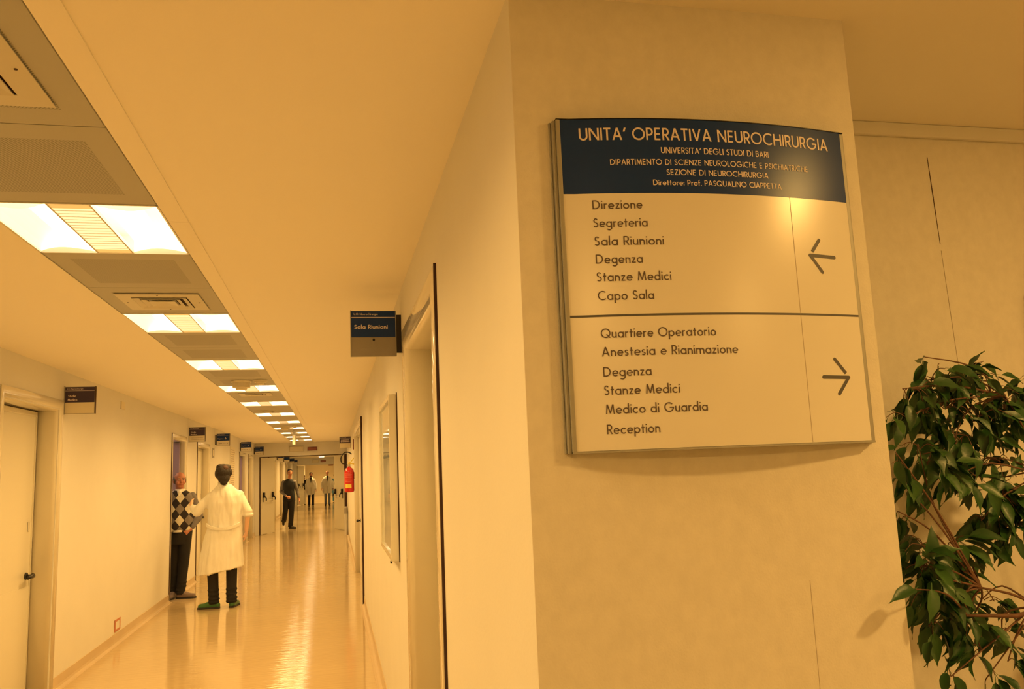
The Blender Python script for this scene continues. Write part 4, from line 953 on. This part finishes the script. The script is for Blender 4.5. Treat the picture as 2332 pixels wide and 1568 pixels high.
for k in range(420):
    a = rnd.uniform(0, 2*PI); z = rnd.uniform(.4, 1.26); d = Vector((math.cos(a), math.sin(a), rnd.uniform(-.6, .6))); p0 = Vector((.053*math.cos(a), .053*math.sin(a), z)); L_ = rnd.uniform(.008, .022)
    t_ = d.cross(Vector((0, 0, 1))).normalized()*.0008
    hb.add([p0-t_, p0+t_, p0+d*L_], [(0, 1, 2)])
o = part('moss_fibres', hb, M['moss'], fic); o['kind'] = 'stuff'
# (world x, y, z, radius, leaves)
CL = [(1.370, 1.660, 1.816, 0.024, 3), (1.368, 1.660, 1.761, 0.054, 11), (1.505, 1.700, 1.757, 0.062, 13), (1.238, 1.580, 1.735, 0.039, 8), (1.595, 1.720, 1.730, 0.054, 11),
      (1.624, 1.720, 1.664, 0.041, 7), (1.407, 1.660, 1.692, 0.060, 15), (1.225, 1.560, 1.670, 0.042, 10), (1.498, 1.680, 1.660, 0.061, 13), (1.277, 1.600, 1.612, 0.047, 12),
      (1.412, 1.660, 1.599, 0.060, 14), (1.559, 1.720, 1.575, 0.060, 14), (1.165, 1.530, 1.595, 0.027, 6), (1.420, 1.660, 1.533, 0.050, 10), (1.608, 1.720, 1.525, 0.046, 9),
      (1.216, 1.580, 1.523, 0.013, 2), (1.173, 1.550, 1.470, 0.017, 3), (1.558, 1.700, 1.480, 0.052, 12), (1.488, 1.680, 1.428, 0.051, 7), (1.237, 1.580, 1.396, 0.049, 8),
      (1.348, 1.620, 1.390, 0.041, 5), (1.192, 1.550, 1.360, 0.040, 12), (1.296, 1.600, 1.343, 0.047, 11), (1.415, 1.650, 1.354, 0.040, 5), (1.563, 1.700, 1.397, 0.039, 8),
      (1.198, 1.540, 1.303, 0.042, 11), (1.319, 1.600, 1.267, 0.047, 11), (1.427, 1.640, 1.258, 0.039, 6), (1.368, 1.620, 1.213, 0.034, 6),
      (1.221, 1.560, 1.231, 0.036, 4), (1.376, 1.600, 1.161, 0.025, 4), (1.292, 1.580, 1.235, 0.028, 4), (1.454, 1.620, 1.174, 0.032, 5), (1.440, 1.600, 1.132, 0.020, 2),
      (1.276, 1.580, 1.120, 0.022, 3), (1.379, 1.600, 1.101, 0.024, 3), (1.691, 1.720, 1.723, 0.052, 8), (1.635, 1.700, 1.455, 0.050, 8)]
def leaf_mesh(L, W, bend, fold, m, seed):
    r = random.Random(seed); prof = [(0, .04), (.10, .55), (.25, .92), (.42, 1.), (.60, .84), (.75, .52), (.87, .20), (1., .012)]
    vs = []; fs = []; side = r.uniform(-.12, .12)
    for (u, w) in prof:
        y = L*u; z = -bend*L*u*u; wv = .0016*math.sin(u*14+seed)
        hw = W/2*w; sx_ = side*L*u*u
        vs += [(sx_-hw, y, z+fold*hw+wv), (sx_, y, z), (sx_+hw, y, z+fold*hw-wv)]
    for i in range(len(prof)-1):
        a = 3*i; fs += [(a, a+1, a+4, a+3), (a+1, a+2, a+5, a+4)]
    # short petiole
    o = len(vs); vs += [(-.0007, -.012, .002), (.0007, -.012, .002), (.0007, .0, 0), (-.0007, .0, 0)]; fs.append((o, o+1, o+2, o+3))
    me = bpy.data.meshes.new('leaf'); me.from_pydata(vs, [], fs); me.materials.append(m); me.shade_smooth(); me.update(); return me
LV = [leaf_mesh(.064*a, .0265*a*b_, c_, d_, M['green_leaf_b'] if i % 4 == 0 else M['green_leaf'], i) for i, (a, b_, c_, d_) in enumerate(
     [(1, 1, .25, .5), (.92, 1.1, .35, .3), (1.1, .95, .2, .7), (.8, 1.05, .45, .4), (1.05, .85, .1, .5), (.7, 1.1, .3, .6), (.98, 1.2, .5, .25), (.86, .95, .15, .9)])]
poleT = Vector((1.83, 1.66, 0))
LEAVES = []
def curve(P, n=5):
    out = []
    for i in range(len(P)-1):
        p0, p1, p2, p3 = P[max(i-1, 0)], P[i], P[i+1], P[min(i+2, len(P)-1)]
        for j in range(n):
            t = j/n; out.append(.5*((2*p1)+(p2-p0)*t+(2*p0-5*p1+4*p2-p3)*t*t+(3*p1-p0-3*p2+p3)*t**3))
    return out+[P[-1].copy()]
stems = [[Vector((1.83, 1.64, .34)), Vector((1.80, 1.62, .8)), Vector((1.79, 1.60, 1.12)), Vector((1.72, 1.62, 1.30)), Vector((1.66, 1.64, 1.52)), Vector((1.58, 1.66, 1.72))],
         [Vector((1.84, 1.66, .34)), Vector((1.86, 1.62, .9)), Vector((1.80, 1.62, 1.26)), Vector((1.80, 1.66, 1.48)), Vector((1.76, 1.68, 1.68))],
         [Vector((1.82, 1.64, .34)), Vector((1.76, 1.60, .85)), Vector((1.66, 1.58, 1.08)), Vector((1.50, 1.57, 1.25)), Vector((1.36, 1.56, 1.30))]]
for st in stems:
    o = part('branch', MB().tube(curve([q-O for q in st]), [.007-.005*i/(len(curve(st))-1) for i in range(len(curve(st)))], 8), M['bark'], fic, smooth=True)
# straighter pale branch crossing to the left in the lower part
part('branch', MB().tube([Vector(q)-O for q in ((1.80, 1.60, 1.20), (1.66, 1.58, 1.21), (1.56, 1.57, 1.245), (1.44, 1.56, 1.235), (1.30, 1.54, 1.25))], [.007, .0065, .006, .005, .003], 8), M['bark'], fic, smooth=True)
allpts = [q for st in stems for q in st]
for (x, y, z, r, n) in CL:
    n = int(n*2.3)
    c_ = Vector((x, y, z)); a = min(allpts, key=lambda q: (q-c_).length + (.12 if q.z > c_.z+.15 else 0)); tw = MB()
    mid = (a+c_)/2 + Vector((rnd.uniform(-.02, .02), rnd.uniform(-.02, .02), rnd.uniform(.01, .035)))
    if c_.x < 1.15: mid = Vector((1.2, 1.44, (a.z+c_.z)/2+.02))
    tw.tube(curve([a-O, mid-O, c_-O], 4), [.0026, .0025, .0023, .0021, .002, .0018, .0016, .0014, .0012], 6)
    nt_ = max(1, n//3); per = [n//nt_+(1 if i < n % nt_ else 0) for i in range(nt_)]
    for i in range(nt_):
        d = Vector((rnd.gauss(0, 1), rnd.gauss(0, .75), rnd.gauss(0, .6)-.1)).normalized(); L_ = r*rnd.uniform(.7, 1.15)
        s0 = a.lerp(c_, rnd.uniform(.75, 1.)) if i else c_
        e = s0+d*L_; e.y = min(e.y, YB-.06)
        if e.x < 1.15: e.y = min(e.y, 1.405) if c_.x < 1.15 else e.y
        if e.x < 1.14 and e.y > 1.41: e.x = 1.15
        m_ = (s0+e)/2+Vector((0, 0, .25*L_)); tw.tube(curve([s0-O, m_-O, e-O], 3), [.0012, .0012, .0011, .001, .0009, .0008, .0006], 5)
        for j in range(per[i]):
            u = .3+.7*(j+1)/per[i]; q = (s0*(1-u)*(1-u)+m_*2*u*(1-u)+e*u*u)
            dirv = (d*.75+Vector((rnd.gauss(0, .55), rnd.gauss(0, .45), -.75+rnd.gauss(0, .45)))).normalized()
            up = Vector((rnd.gauss(0, .35), -.55+rnd.gauss(0, .4), .75)); up = (up-dirv*up.dot(dirv)).normalized(); xx = dirv.cross(up)
            mt4 = Matrix((xx, dirv, up)).transposed().to_4x4(); mt4.translation = q + dirv*.012-O
            tip = q+dirv*.085
            if tip.y > YB-.01 or q.y > YB-.01: continue
            if (tip.x < 1.125 or q.x < 1.125) and max(tip.y, q.y) > 1.42: continue
            LEAVES.append((mt4, rnd.randrange(len(LV))))
    part('twig', tw, M['bark'], fic)
for (q, tip, k) in (((1.088, 1.418, 1.335), (1.0, 1.385, 1.318), 2), ((1.135, 1.43, 1.33), (1.12, 1.41, 1.28), 0)):
    q, tip = Vector(q), Vector(tip); dv = (tip-q).normalized(); up = Vector((.1, -.45, .8)); up = (up-dv*up.dot(dv)).normalized()
    mt4 = Matrix((dv.cross(up), dv, up)).transposed().to_4x4()
    mt4.translation = q-O; LEAVES.append((mt4, k))
part('twig', MB().tube(curve([Vector((1.30, 1.54, 1.25))-O, Vector((1.2, 1.47, 1.31))-O, Vector((1.088, 1.418, 1.335))-O], 4), [.0026, .0024, .0022, .002, .0018, .0016, .0014, .0013, .0012], 6), M['bark'], fic)
LEAVES.sort(key=lambda q: q[0].translation.y + max(0, q[0].translation.x+1.83-1.86)*20)
sm_ = MB()
for i, (mt4, k) in enumerate(LEAVES):
    if i < 300: lf = link('leaf', LV[k], fic); lf.matrix_local = mt4
    else: sm_.add([mt4 @ v.co for v in LV[k].vertices], [tuple(p.vertices) for p in LV[k].polygons])
if sm_.v: o = part('rear_leaves', sm_, M['green_leaf'], fic, smooth=True); o['kind'] = 'stuff'
